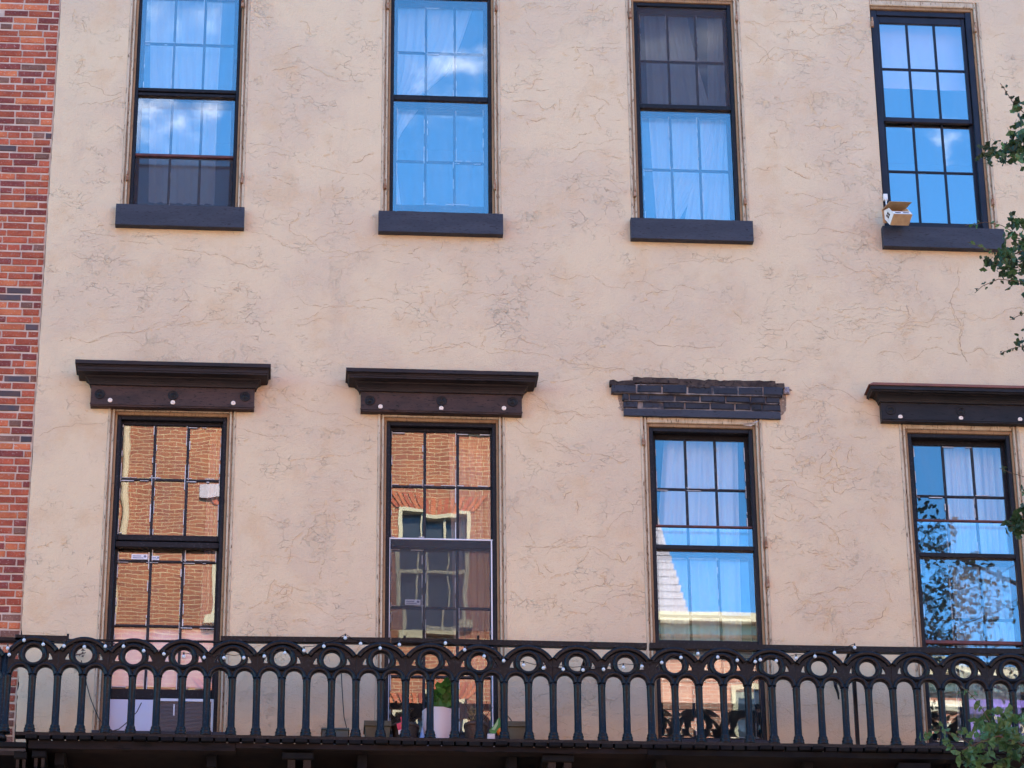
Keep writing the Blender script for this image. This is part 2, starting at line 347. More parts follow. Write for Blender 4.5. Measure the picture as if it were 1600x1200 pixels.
# ================================================================== the stucco building
XB = -2.112                                   # joint between brick and stucco
BZ1 = 19.2; XR = 14.0
bld = thing('stucco_building', (XB, 0, 0), 'tan building with cracked painted stucco front and eight tall sash windows in two rows', 'building')

YF = .045
ZUT = az(1060, 6, YF); ZUB = az(1000, 340, -.06)
ZLT = az(1090, 670, YF); ZLB = az(1100, 1150, YF)
def X2(a, b): return (a, b)
UX = [(ax(208, 200, YF), ax(371.5, 200, YF)), (ax(609.5, 200, YF), ax(768, 200, YF)), (ax(995, 200, YF), ax(1149.5, 200, YF)), (ax(1372, 200, YF), ax(1531, 200, YF))]
LX = [(ax(176.5, 800, YF), ax(350, 800, YF)), (ax(603, 800, YF), ax(775.5, 800, YF)), (ax(1017.5, 800, YF), ax(1181.5, 800, YF)), (ax(1425.5, 800, YF), ax(1587, 800, YF))]
CW = .076                                     # casing width
holes = []
for i, (a, b) in enumerate(UX): holes.append((a-(CW if i < 3 else .012), b+CW, ZUB-.005, ZUT+.085))
for a, b in LX: holes.append((a-CW, b+CW, ZLB-.06, ZLT+.085))

wall = MB()
xs = sorted({XB, XR} | {h[0] for h in holes} | {h[1] for h in holes}); zs = sorted({0., BZ1} | {h[2] for h in holes} | {h[3] for h in holes})
for i in range(len(xs)-1):
    for j in range(len(zs)-1):
        cx_, cz_ = (xs[i]+xs[i+1])/2, (zs[j]+zs[j+1])/2
        if any(h[0] < cx_ < h[1] and h[2] < cz_ < h[3] for h in holes): continue
        if i == 0:                            # ragged left edge along the brickwork
            z = zs[j]; e0 = None
            while z < zs[j+1]-1e-6:
                z2 = min(z+.035, zs[j+1])
                rag = .003 if z > 10 else .012
                f = lambda q: XB+(mnoise.noise(Vector((q*9, 3.3, 0)))+.6*mnoise.noise(Vector((q*31, 1.3, 0))))*rag*1.6
                wall.add([(f(z),0,z),(xs[1],0,z),(xs[1],0,z2),(f(z2),0,z2)], [(0,1,2,3)])
                wall.add([(f(z),0,z),(f(z2),0,z2),(f(z2),.06,z2),(f(z),.06,z)], [(0,1,2,3)])
                z = z2
        else: wall.add([(xs[i],0,zs[j]),(xs[i+1],0,zs[j]),(xs[i+1],0,zs[j+1]),(xs[i],0,zs[j+1])], [(0,1,2,3)])
for a, b, c, d in holes:                      # reveals
    wall.add([(a,0,c),(a,.32,c),(a,.32,d),(a,0,d)], [(0,1,2,3)]); wall.add([(b,0,c),(b,.32,c),(b,.32,d),(b,0,d)], [(3,2,1,0)])
    wall.add([(a,0,d),(b,0,d),(b,.32,d),(a,.32,d)], [(0,1,2,3)]); wall.add([(a,0,c),(b,0,c),(b,.32,c),(a,.32,c)], [(3,2,1,0)])
wo_ = wall.build('wall', STUCCO, bld)
body = MB().box(XB, XR, 3.6, 11, 0, BZ1-.4).box(XB, XB+.25, .33, 3.6, 0, BZ1-.4).box(XR-.25, XR, .05, 3.6, 0, BZ1-.4).box(XB, XR, .05, 3.6, BZ1-.4, BZ1-.1)
body.build('rear_wall', M_ROOM, bld)
cb = MB().box(XB-.1, XR+.1, -.55, .0-.003, BZ1-.35, BZ1+.1).box(XB, XR, -.3, -.003, BZ1-.8, BZ1-.355); cb.build('roof_cornice', M_CORN, bld)
rooms = MB()
for a, b, c, d in holes:
    x0, x1, z0, z1 = a-.7, b+.7, c-.25, d+.3
    # floor, ceiling, sides and back of the room behind each window, and the inner skin of the front wall
    rooms.add([(x0,.33,z0),(x1,.33,z0),(x1,3.5,z0),(x0,3.5,z0)], [(0,1,2,3)]); rooms.add([(x0,.33,z1),(x1,.33,z1),(x1,3.5,z1),(x0,3.5,z1)], [(3,2,1,0)])
    rooms.add([(x0,.33,z0),(x0,3.5,z0),(x0,3.5,z1),(x0,.33,z1)], [(0,1,2,3)]); rooms.add([(x1,.33,z0),(x1,3.5,z0),(x1,3.5,z1),(x1,.33,z1)], [(3,2,1,0)])
    rooms.add([(x0,3.5,z0),(x1,3.5,z0),(x1,3.5,z1),(x0,3.5,z1)], [(0,1,2,3)])
    for q in ((x0,a,z0,z1),(b,x1,z0,z1),(a,b,z0,c),(a,b,d,z1)):
        rooms.add([(q[0],.33,q[2]),(q[1],.33,q[2]),(q[1],.33,q[3]),(q[0],.33,q[3])], [(3,2,1,0)])
rooms.build('room', M_ROOM, bld)

# hairline cracks and lifted flakes of the stucco, as relief on the wall
rc = random.Random(11)
crk, lip = MB(), MB()
def blocked(x, z, m=.03): return any(h[0]-m < x < h[1]+m and h[2]-m-(.2 if h[2] > 12 else 0) < z < h[3]+m+(.5 if h[2] < 12 else 0) for h in holes) or x < XB+.03 or x > 7.2
def crack(x, z, ang, n, wdt, wob=.5, lipp=.5, step=.022):
    a = ang; px_, pz_ = x, z
    side = rc.choice((-1, 1)); base = ang
    for i in range(n):
        a += rc.gauss(0, wob); a += (base-a)*.25
        qx, qz = px_+math.cos(a)*step*rc.uniform(.6, 1.4), pz_+math.sin(a)*step*rc.uniform(.6, 1.4)
        if blocked(qx, qz): return
        dx, dz = qx-px_, qz-pz_; l = math.hypot(dx, dz)+1e-9; nx, nz_ = -dz/l, dx/l
        if nz_ < 0: nx, nz_ = -nx, -nz_
        t = wdt*rc.uniform(.35, 1.1)*min(1, (i+1)/3., (n-i)/3.)
        if rc.random() > .07:
            crk.add([(px_-nx*t/2,-.0012,pz_-nz_*t/2),(qx-nx*t/2,-.0012,qz-nz_*t/2),(qx+nx*t/2,-.0012,qz+nz_*t/2),(px_+nx*t/2,-.0012,pz_+nz_*t/2)], [(0,1,2,3)])
            if rc.random() < lipp:
                s = side; u = wdt*rc.uniform(1.2, 2.6); d = rc.uniform(.001, .003)
                ex, ez = nx*s, nz_*s
                lip.add([(px_+ex*t/2,-.001-d,pz_+ez*t/2),(qx+ex*t/2,-.001-d,qz+ez*t/2),(qx+ex*(t/2+u*2),-.0008,qz+ez*(t/2+u*2)),(px_+ex*(t/2+u*2),-.0008,pz_+ez*(t/2+u*2)),
                         (px_+ex*t/2,-.0005,pz_+ez*t/2),(qx+ex*t/2,-.0005,qz+ez*t/2)], [(0,1,2,3),(0,4,5,1)])
        px_, pz_ = qx, qz
ZV0, ZV1 = 8.8, 16.3
def dens(x, z): return .5+.9*mnoise.noise(Vector((x*.55+5, z*.6, 2.2)))
for k in range(170):                          # hairlines that follow the courses of the masonry behind
    z = ZV0+(ZV1-ZV0)*rc.random(); z = round(z/.37)*.37+rc.gauss(0, .06); x = rc.uniform(-2.0, 6.6)
    crack(x, z, rc.choice((0, math.pi))+rc.gauss(0, .05), rc.randint(20, 70), rc.uniform(.0018, .0036), .38, .25, .02)
for k in range(130):                          # wandering horizontal cracks
    x, z = rc.uniform(-2.0, 6.9), rc.uniform(ZV0, ZV1)
    if rc.random() > dens(x, z)+.25: continue
    crack(x, z, rc.choice((0, math.pi))+rc.gauss(0, .14), rc.randint(8, 42), rc.uniform(.002, .0045), .42, .12)
for k in range(16):                          # clusters of crackle
    cx_, cz_ = rc.uniform(-2.0, 6.9), rc.uniform(ZV0, ZV1)
    if rc.random() > dens(cx_, cz_)+.1: continue
    sp = rc.uniform(.08, .35)
    for j in range(rc.randint(4, 16)):
        crack(cx_+rc.gauss(0, sp), cz_+rc.gauss(0, sp*.8), rc.uniform(0, 6.28), rc.randint(3, 11), rc.uniform(.0022, .005), .55, .45, .016)
for k in range(1100):                         # small lifted edges and pinholes
    x, z = rc.uniform(-2.0, 6.9), rc.uniform(ZV0, ZV1)
    if rc.random() > dens(x, z)*.9: continue
    crack(x, z, rc.gauss(0, .5), rc.randint(2, 5), rc.uniform(.002, .005), .5, .4, .013)
for (px_, py_, sc_) in ((800, 60, .45), (870, 190, .5), (900, 130, .4), (430, 70, .25), (140, 70, .25), (1240, 690, .3), (1230, 820, .35), (1330, 90, .35), (1340, 260, .3), (1000, 470, .3), (1390, 720, .35), (1250, 900, .35), (520, 300, .3), (1320, 930, .4), (470, 860, .5), (560, 980, .35), (860, 860, .4), (1230, 60, .35), (1230, 180, .3)):
    p = at(px_, py_, 0)
    for j in range(int(13*sc_/.3)):
        crack(p.x+rc.gauss(0, sc_), p.z+rc.gauss(0, sc_*.8), rc.uniform(0, 6.28) if j % 3 else rc.gauss(0, .3), rc.randint(4, 14), rc.uniform(.0025, .0058), .5, .45, .017)
for px_, py_, n in ((1497, 415, 44), (1505, 500, 30), (238, 540, 10), (660, 560, 10), (1090, 570, 12), (1140, 590, 6)):
    p = at(px_, py_, 0); crack(p.x, p.z, -1.5, n, .006, .35, .3)
cr_o = crk.build('crack', M_CRACK, bld); cr_o['kind'] = 'stuff'
lp_o = lip.build('paint_flake', M_LIP, bld); lp_o['kind'] = 'stuff'

# ------------------------------------------------------------------ windows
UNIT_BAR = {}
def putty(mb, x, z0, z1, y, side, rr):        # broken white putty line along a glazing bar
    z = z0
    while z < z1:
        h = rr.uniform(.02, .16); g = rr.uniform(.01, .22)
        wv = rr.uniform(.003, .008)
        mb.box(x if side > 0 else x-wv, x+wv if side > 0 else x, y, y+.006, z, min(z1, z+h)); z += h+g
def puttyh(mb, x0, x1, z, y, side, rr):
    x = x0
    while x < x1:
        h = rr.uniform(.02, .13); g = rr.uniform(.02, .25); wv = rr.uniform(.003, .007)
        mb.box(x, min(x1, x+h), y, y+.006, z if side > 0 else z-wv, z+wv if side > 0 else z); x += h+g
def sash(win, x0, x1, z0, z1, rows, y, stile=.042, top=.05, bot=.06, mw=.021, m_bar=M_MUNTIN, m_fr=M_FRAME, glass=GL_OLD, put=0, ncol=3, seed=0, colx=None):
    """one sliding sash: frame, glazing bars and panes; rows = heights of the bars"""
    rr = random.Random(seed); d = .034
    f = MB(); f.bev(x0, x0+stile, y, y+d, z0, z1).bev(x1-stile, x1, y, y+d, z0, z1).bev(x0+stile, x1-stile, y+.002, y+d, z1-top, z1).bev(x0+stile, x1-stile, y+.002, y+d, z0, z0+bot)
    f.build('sash', m_fr, win)
    xa, xb, za, zb = x0+stile, x1-stile, z0+bot, z1-top
    vx = [xa+(xb-xa)*k/ncol for k in range(1, ncol)]
    for v in vx:
        j = rr.uniform(-.003, .003); MB().bev(v-mw/2+j, v+mw/2+j, y+.004, y+d-.004, za, zb, .005).build('muntin', m_bar, win)
    for r in rows: MB().bev(xa, xb, y+.006, y+d-.006, r-mw/2, r+mw/2, .005).build('muntin', m_bar, win)
    cx_ = [xa]+vx+[xb]; rz = [za]+sorted(rows)+[zb]
    pm = MB()
    for i in range(ncol):
        for j in range(len(rz)-1):
            tx, tz = rr.gauss(0, .0012), rr.gauss(0, .0012)      # old panes sit a little out of true
            a, b, c, e = cx_[i], cx_[i+1], rz[j], rz[j+1]; yy = y+.016
            mx_, mz_ = (a+b)/2, (c+e)/2
            g = MB(); q = lambda X, Z, o: (X, yy+o+(X-mx_)*tx+(Z-mz_)*tz, Z)
            g.add([q(a,c,0),q(b,c,0),q(b,e,0),q(a,e,0),q(a,c,.003),q(b,c,.003),q(b,e,.003),q(a,e,.003)], [(0,1,2,3),(7,6,5,4),(0,4,5,1),(1,5,6,2),(2,6,7,3),(3,7,4,0)])
            g.build('pane', glass, win)
            if put and rr.random() < put: putty(pm, a+(mw/2 if i else 0), c, e, y+.003, 1, rr)
            if put and rr.random() < put: putty(pm, b-(mw/2 if i < ncol-1 else 0), c, e, y+.003, -1, rr)
            if put and rr.random() < put*.7: puttyh(pm, a, b, c+mw/2, y+.003, 1, rr)
            if put and rr.random() < put*.5: puttyh(pm, a, b, e-mw/2, y+.003, -1, rr)
    if pm.v: pm.build('putty', M_PUTTY, win)['kind'] = 'stuff'
def storm_pane(win, x0, x1, z0, z1, y=.062, m=None, name='storm_pane', tilt=0.0):
    h = z1-z0
    g = MB().add([(x0,y,z0),(x1,y,z0),(x1,y+tilt*h,z1),(x0,y+tilt*h,z1),(x0,y+.003,z0),(x1,y+.003,z0),(x1,y+.003+tilt*h,z1),(x0,y+.003+tilt*h,z1)], [(0,1,2,3),(7,6,5,4),(0,4,5,1),(1,5,6,2),(2,6,7,3),(3,7,4,0)])
    return g.build(name, m or GL_STORM, win)
def hbar(win, x0, x1, zc, h, y0=.04, y1=.075, m=None, name='storm_rail'):
    return MB().bev(x0, x1, y0, y1, zc-h/2, zc+h/2).build(name, m or M_FRAME, win)
def base_window(label, a, b, c, d, left_casing=True, sillz=None):
    ca = MB(); l = CW
    def board(x0, x1, z0, z1): ca.bev(x0, x1, -.004, .10, z0, z1, .006)
    def boardn(s, xo, xi, z0, z1):             # side casing: an outer bead, a hollow and an inner bead
        w = abs(xi-xo); sg = 1 if xi > xo else -1
        for u0, u1, yy in ((0, .30, -.006), (.30, .46, .010), (.46, .70, -.001)):
            q0, q1 = xo+sg*w*u0, xo+sg*w*u1; ca.bev(min(q0,q1)+.0005, max(q0,q1)-.0005, yy, .10, z0, z1, .004)
    if left_casing: boardn(0, a-l, a, c, d+.085)
    boardn(1, b+l, b, c, d+.085)
    xl = a-l*.30 if left_casing else a-.01
    ca.bev(a-l*.30 if left_casing else a-.01, b+l*.30, .004, .10, d+.03, d+.084, .006)
    win = ca.build('window', M_CASING, bld, org=((a+b)/2, 0, c)); win['label'] = label
    st = MB()
    if left_casing: st.bev(a-l*.295, a-.001, .022, .11, c, d+.028)
    st.bev(b+.001, b+l*.295, .022, .11, c, d+.028); st.bev(a-.001, b+.001, .021, .11, d+.001, d+.029)
    st.build('window_stop', M_STOP, win)
    return win
def storm_frame(win, a, b, c, d, w=.03, m=None, top=.035, bot=.035):
    f = MB(); f.bev(a, a+w, .036, .10, c, d).bev(b-w, b, .036, .10, c, d).bev(a+w, b-w, .038, .10, d-top, d).bev(a+w, b-w, .038, .10, c, c+bot)
    return f.build('storm_frame', m or M_FRAME, win)
def sill(win, i):
    px0, px1, t, u, bb = ((180.7, 381.7, 317, 324.6, 350), (591.5, 786.2, 329, 334, 361.5), (986, 1177, 340, 345, 373), (1380, 1570, 352.3, 358, 383))[i]
    x0, x1 = ax(px0, t+15, -.07), ax(px1, u+15, -.07); z1 = az((px0+px1)/2, (t+u)/2, -.07); z0 = z1-.196
    m = MB(); n = 14                           # weathered slab with a slightly uneven nose
    for k in range(n):
        a, b = x0+(x1-x0)*k/n, x0+(x1-x0)*(k+1)/n
        f = lambda X, s: .004*mnoise.noise(Vector((X*7, s, i)))
        m.add([(a,-.07+f(a,1),z0+f(a,2)),(b,-.07+f(b,1),z0+f(b,2)),(b,-.07+f(b,3),z1+f(b,4)),(a,-.07+f(a,3),z1+f(a,4)),(a,.2,z0),(b,.2,z0),(b,.2,z1+.02),(a,.2,z1+.02)],
              [(0,1,2,3),(3,2,6,7),(0,4,5,1)]+([(0,3,7,4)] if k == 0 else [])+([(1,5,6,2)] if k == n-1 else []))
    s = m.build('sill', M_SILL, win); return s
M_PINTLE = mat('rusty_pintle', (.38,.25,.17), .8, .2, var=(.20,.09,.05), vscale=25)
def pintle(win, px, py, s=1):
    p = at(px, py, -.02)
    MB().bev(p.x-.012, p.x+.012, -.03, .0, p.z-.03, p.z+.025, .004).bar((p.x, -.03, p.z+.02), (p.x, -.03, p.z+.06), .008).build('hinge_pintle', M_PINTLE, win)

ZU = lambda px, py: az(px, py, YF)
# --- upper row
U = []
lab_u = ['upper window with clouds in its lower pane, raised above a dark screen', 'upper window between a swept sheer curtain and a plain lower pane',
         'upper window with a dark grey screen over its upper half', 'upper navy window with twelve clear panes and a bird feeder at its corner']
for i, (a, b) in enumerate(UX):
    wn = base_window(lab_u[i], a, b, ZUB, ZUT, left_casing=(i < 3)); U.append(wn); sill(wn, i)
# window 1
a, b = UX[0]; wn = U[0]; storm_frame(wn, a, b, ZUB, ZUT, .027)
zm, zl = ZU(290, 143.5), ZU(290, 241)
hbar(wn, a+.027, b-.027, zm+.012, .034); hbar(wn, a+.027, b-.027, zm-.026, .030, .052, .085)
storm_pane(wn, a+.027, b-.027, zm+.03, ZUT-.035, tilt=-.015); storm_pane(wn, a+.032, b-.032, zl, zm-.04, .072, tilt=.0155)
hbar(wn, a+.027, b-.027, zl-.004, .024, .06, .085, M_RUSTBAR); hbar(wn, a+.027, b-.027, ZUB+.043, .018, .05, .085, M_RUSTBAR)
storm_pane(wn, a+.03, b-.03, ZUB+.03, zl-.012, .088, M_SCREEN, 'grey_screen')
zmid = zm-.01
sash(wn, a+.02, b-.02, zmid, ZUT-.02, [ZU(290, 62)], .115, put=.5, seed=1)
sash(wn, a+.02, b-.02, ZUB+.01, zmid+.04, [ZU(290, 236)], .152, put=.3, seed=2)
# window 2
a, b = UX[1]; wn = U[1]; storm_frame(wn, a, b, ZUB, ZUT, .03)
zm = ZU(690, 154); hbar(wn, a+.03, b-.03, zm, .052)
storm_pane(wn, a+.03, b-.03, zm+.02, ZUT-.035, .06, tilt=-.007); storm_pane(wn, a+.03, b-.03, ZUB+.03, zm-.02, .07, tilt=-.010)
hbar(wn, a+.03, b-.03, ZUB+.045, .016, .05, .085, M_RUSTBAR)
sash(wn, a+.02, b-.02, zm-.03, ZUT-.02, [ZU(690, 76)], .115, put=.7, seed=3)
sash(wn, a+.02, b-.02, ZUB+.01, zm+.01, [ZU(690, 243)], .152, put=.6, seed=4, bot=.17)
# window 3
a, b = UX[2]; wn = U[2]; storm_frame(wn, a, b, ZUB, ZUT, .033)
zm = ZU(1075, 167.5); hbar(wn, a+.033, b-.033, zm, .045)
storm_pane(wn, a+.033, b-.033, zm, ZUT-.035, .06, M_SCREEN, 'grey_screen'); storm_pane(wn, a+.04, b-.04, ZUB+.04, zm-.02, .07, tilt=.001)
hbar(wn, a+.033, b-.033, ZUB+.04, .016, .055, .085, M_FRAME)
sash(wn, a+.02, b-.02, zm-.03, ZUT-.02, [ZU(1075, 90)], .115, put=.4, seed=5)
sash(wn, a+.02, b-.02, ZUB+.01, zm+.01, [ZU(1075, 256)], .152, put=.4, seed=6)
# window 4 (two plain sashes, no storm window)
a, b = UX[3]; wn = U[3]
f = MB(); f.bev(a, a+.055, .04, .16, ZUB, ZUT).bev(b-.05, b, .03, .16, ZUB, ZUT).bev(a+.055, b-.05, .042, .16, ZUT-.05, ZUT); f.build('window_frame', M_NAVY, wn)
zm = ZU(1448, 186)
sash(wn, a+.05, b-.055, zm-.025, ZUT-.05, [ZU(1440, 107)], .06, .03, .07, .045, .022, M_NAVY, M_NAVY, GL_NEW, 0, seed=7)
sash(wn, a+.05, b-.045, ZUB+.005, zm+.02, [ZU(1460, 264)], .098, .032, .03, .11, .022, M_NAVY, M_NAVY, GL_NEW, 0, seed=8)
for i, ps in enumerate((((199, 277), (378, 281), (379, 6)), ((602, 290), (773, 291), (606, 9), (775, 12)), ((992, 302), (1164, 314), (985, 23), (1151, 28)), ((1363, 37), (1551, 315), (1524, 45)))):
    for p in ps: pintle(U[i], *p)

# --- lower row
Lw = []
lab_l = ['lower left window with brick reflections, a raised sash and an appliance in the gap', 'lower window with a reflected cream framed window and pots standing before it',
         'lower window under the bare brick lintel with sky in its panes', 'lower right window with dark leaf reflections and half drawn drapes']
for i, (a, b) in enumerate(LX):
    wn = base_window(lab_l[i], a, b, ZLB-.05, ZLT); Lw.append(wn)
    MB().bev(a-CW, b+CW, -.03, .3, ZLB-.14, ZLB-.052).build('sill', M_SILL, wn)
def jamb(wn, a, b, c, d, m=M_FRAME, w=.03):
    f = MB(); f.bev(a, a+w, .036, .2, c, d).bev(b-w, b, .036, .2, c, d).bev(a+w, b-w, .038, .2, d-.035, d); f.build('window_frame', m, wn)
# window 1
a, b = LX[0]; wn = Lw[0]; jamb(wn, a, b, ZLB-.05, ZLT)
z = lambda py: az(265, py, .09)
sash(wn, a+.022, b-.022, z(846), ZLT-.03, [z(750.5)], .075, .022, .035, .05, .022, glass=GL_OLD, put=.8, seed=21)
sash(wn, a+.022, b-.022, z(1091), z(838), [z(875), z(976)], .118, .03, .05, .085, .022, glass=GL_OLD, put=.8, seed=22)
MB().bev(a+.03, b-.03, .07, .118, z(857), z(848)).build('meeting_rail', M_FRAME, wn)
# window 2
a, b = LX[1]; wn = Lw[1]; jamb(wn, a, b, ZLB-.05, ZLT)
z = lambda py: az(690, py, .09)
sash(wn, a+.022, b-.022, z(856), ZLT-.03, [z(761)], .085, .022, .035, .075, .023, glass=GL_OLD, put=.6, seed=23)
sash(wn, a+.022, b-.022, ZLB-.045, z(846), [z(947), z(1055)], .124, .025, .05, .07, .023, glass=GL_OLD, put=.4, seed=24)
fr = MB(); zt = az(690, 842, .05); fr.bev(a+.03, b-.03, .05, .06, zt-.008, zt+.004, .002).bev(b-.046, b-.034, .05, .06, ZLB, zt-.009, .002).bev(a+.031, a+.038, .05, .06, ZLB, zt-.009, .002)
fr.build('storm_frame', M_WHITE, wn); storm_pane(wn, a+.038, b-.046, az(690, 985, .05), zt-.008, .053, sheer_material('dimming_sheet', (.12,.12,.14), .72), 'grey_screen')  # grey see-through sheet added to dim the reflection in the lower sash
# windows 3 and 4
for i, cxp, pts in ((2, 1100, (765, 823, 857, 960)), (3, 1505, (776, 814, 869, 965))):
    a, b = LX[i]; wn = Lw[i]; storm_frame(wn, a, b, ZLB-.05, ZLT, .033)
    z = lambda py: az(cxp, py, .06)
    zr, zm = z(pts[1]), z(pts[2]); zb = z(1004)
    hbar(wn, a+.033, b-.033, zr, .016, .05, .08, M_RUSTBAR); hbar(wn, a+.033, b-.033, zm, .04)
    storm_pane(wn, a+.035, b-.035, zm+.02, zr-.008, .064, tilt=.001)
    storm_pane(wn, a+.035, b-.035, zb+.02, zm-.02, .07, tilt=.0)
    hbar(wn, a+.033, b-.033, zb, .03, .05, .08, M_RUSTBAR if i == 3 else M_FRAME)
    storm_pane(wn, a+.035, b-.035, ZLB-.02, zb-.012, .085, tilt=.0, m=GL_OLD)
    z2 = lambda py: az(cxp, py, .12)
    sash(wn, a+.02, b-.02, zm-.03, ZLT-.02, [z2(pts[0])], .115, put=.5, seed=31+i, glass=GL_OLD)
    sash(wn, a+.02, b-.02, ZLB-.045, zm+.01, [z2(pts[3]), z2(1062)], .152, put=.4, seed=35+i)
for i, (p0, p1) in ((2, (1197, 850)), (2, (1200, 912))): pintle(Lw[i], p0, p1)
pintle(Lw[2], 1005, 690)

# small printed stickers on the glass (white, with unreadable grey lines)
def sticker(wn, px, py, w, h, y):
    p = at(px, py, y)
    MB().box(p.x-w/2, p.x+w/2, y-.002, y-.0008, p.z-h/2, p.z+h/2).build('sticker', M_WHITE, wn)
    lines = MB()
    for k in range(2): lines.box(p.x-w*.42, p.x+w*(.1 if k else .25), y-.0026, y-.0021, p.z-h*.3+k*h*.35, p.z-h*.14+k*h*.35)
    lines.disc(p.x+w*.34, y-.002, p.z+h*.08, [(h*.25, 0), (h*.25, .0006)], 10)
    lines.build('sticker_print', mat('grey_print', (.16,.17,.26), .7), wn)
sticker(Lw[0], 218, 870, .13, .045, .115); sticker(Lw[1], 645, 941, .125, .045, .120); sticker(Lw[0], 243, 872, .06, .035, .116)

# ------------------------------------------------------------------ curtains, shades, boards (each a thing)
def curtain(name, label, y, rows, pleats, amp, m, group=None, nx=46, cat='curtain'):
    """rows: (z, x left, x right) from bottom to top"""
    vs = []; fs = []; rr = random.Random(hash(label) % 1000 if False else len(label)*7+int(pleats*3))
    ph = [rr.uniform(0, 6.28) for _ in range(4)]
    nz_ = 14; R_ = []
    for k in range(nz_+1):
        t = k/nz_*(len(rows)-1); i = min(int(t), len(rows)-2); u = t-i
        R_.append(tuple(rows[i][q]*(1-u)+rows[i+1][q]*u for q in range(3)))
    for k, (zz, x0, x1) in enumerate(R_):
        for i in range(nx+1):
            s = i/nx
            o = amp*(math.sin(s*pleats*6.28+ph[0])+.6*math.sin(s*pleats*2.3*6.28+ph[1]+k*.05)+.4*math.sin(s*pleats*.6*6.28+ph[2]))
            vs.append((x0+(x1-x0)*s, y+o, zz))
    for k in range(nz_):
        for i in range(nx): fs.append((k*(nx+1)+i, k*(nx+1)+i+1, (k+1)*(nx+1)+i+1, (k+1)*(nx+1)+i))
    p0 = Vector(((rows[0][1]+rows[0][2])/2, y, rows[0][0]))
    o = MB().add(vs, fs).build(name, m, None, True, org=p0); return tag(o, label, cat, group)
YC = .27
def rowpx(py, x0, x1, Y=YC): q = at((x0+x1)/2, py, Y); return (q.z, ax(x0, py, Y), ax(x1, py, Y))
G = 'curtains behind the windows'
curtain('curtain', 'sheer pleated curtain filling the middle of the upper left window', YC, [rowpx(318, 232, 335), rowpx(150, 234, 340), rowpx(-40, 236, 350)], 7, .012, M_SHEER, G)
curtain('curtain', 'sheer curtain swept aside in the upper half of the second upper window', YC, [rowpx(150, 612, 655), rowpx(110, 612, 700), rowpx(60, 612, 722), rowpx(-20, 612, 748)], 7, .016, M_SHEER, G)
curtain('curtain', 'narrow tail of sheer curtain low in the second upper window', YC, [rowpx(330, 612, 628), rowpx(270, 612, 620), rowpx(215, 612, 622), rowpx(150, 612, 668)], 2, .01, M_SHEER, G)
curtain('curtain', 'tied back sheer curtain at the left of the screened upper window', YC, [rowpx(345, 1026, 1060), rowpx(250, 1018, 1112), rowpx(160, 1012, 1108), rowpx(60, 1008, 1080), rowpx(-10, 1004, 1070)], 4, .014, M_SHEER, G)
curtain('curtain', 'sheer curtain hanging straight at the right of the screened upper window', YC, [rowpx(345, 1070, 1152), rowpx(160, 1106, 1146), rowpx(-10, 1104, 1142)], 5, .014, M_SHEER, G)
curtain('roller_blind', 'pale lavender blind drawn over the top of the navy upper window', .24, [rowpx(140, 1370, 1518, .24), rowpx(132, 1370, 1518, .24), rowpx(-5, 1362, 1515, .24)], .8, .004, mat('lavender_shade', (.62,.52,.60), .8), None, cat='blind')
curtain('curtain', 'sheer curtain across the window under the bare brick lintel', YC, [rowpx(1010, 1030, 1160), rowpx(860, 1026, 1156), rowpx(660, 1040, 1152)], 5, .018, M_SHEER, G)
curtain('curtain', 'white pleated drape in the middle of the lower right window', YC, [rowpx(1170, 1500, 1568), rowpx(870, 1482, 1545), rowpx(660, 1470, 1528)], 5, .02, M_DRAPE, G)
curtain('curtain', 'white pleated drape at the right of the lower right window', YC+.05, [rowpx(1170, 1560, 1625), rowpx(870, 1536, 1600), rowpx(660, 1524, 1582)], 5, .02, M_DRAPE, G)
curtain('curtain', 'pinkish sheer curtain at the right of the lower left window', YC, [rowpx(1075, 306, 345), rowpx(870, 318, 350), rowpx(650, 330, 356)], 4, .012, M_PINKSHEER, G)
curtain('curtain', 'pinkish sheer curtain at the right of the window behind the pots', YC, [rowpx(1160, 712, 775), rowpx(860, 706, 775), rowpx(650, 700, 772)], 5, .014, M_PINKSHEER, G)
# boards and appliance in the lower left window
a, b = LX[0]
p0, p1 = at(172, 1072, .165), at(345, 985, .165)
tag(MB().box(a+.05, b-.05, .165, .18, p0.z, p1.z).build('privacy_board', mat('pale_pink_board', (.72,.58,.62), .7, var=(.66,.54,.60), vscale=3), None, org=((a+b)/2, .17, p0.z)), 'pale pinkish board standing behind the lowest panes of the lower left window', 'board')
zb0, zb1 = az(210, 1150, .10), az(210, 1093, .10)
xm = ax(243, 1120, .10)
wb = MB().box(a+.03, xm-.012, .10, .13, zb0, zb1).build('filler_panel', mat('pale_blue_panel', (.55,.56,.72), .6, var=(.62,.56,.62), vscale=2), None, org=(a+.2, .1, zb0))
tag(wb, 'pale blue filler panel below the raised sash beside the louvred appliance', 'panel')
ac = thing('air_conditioner', ((xm+b-.03)/2, .1, zb0), 'louvred window air conditioner with white rim under the raised sash', 'air conditioner')
MB().box(xm-.01, b-.03, .09, .45, zb0, zb0+.03).box(xm-.01, xm+.012, .09, .45, zb0+.031, zb1+.01).box(b-.05, b-.03, .09, .45, zb0+.031, zb1+.01).box(xm+.013, b-.051, .09, .45, zb1-.012, zb1+.01).box(xm+.013, b-.051, .14, .44, zb0+.032, zb1-.013).build('casing', M_WHITE, ac)
nl = 22; lm = MB().bev(xm+.013, b-.051, 0, .006, 0, .0085, .002).mesh('louvre', mat('brown_grey_louvre', (.13,.11,.12), .5, .4))
for k in range(nl): place(lm, 'louvre', (0, .098, zb0+.036+(zb1-zb0-.055)*k/nl), ac, rot=(0,0,0))
MB().bev(ax(272, 1105, .09)-.006, ax(272, 1105, .09)+.006, .09, .097, az(272, 1118, .09), az(272, 1100, .09)).build('badge', M_WHITE, ac)

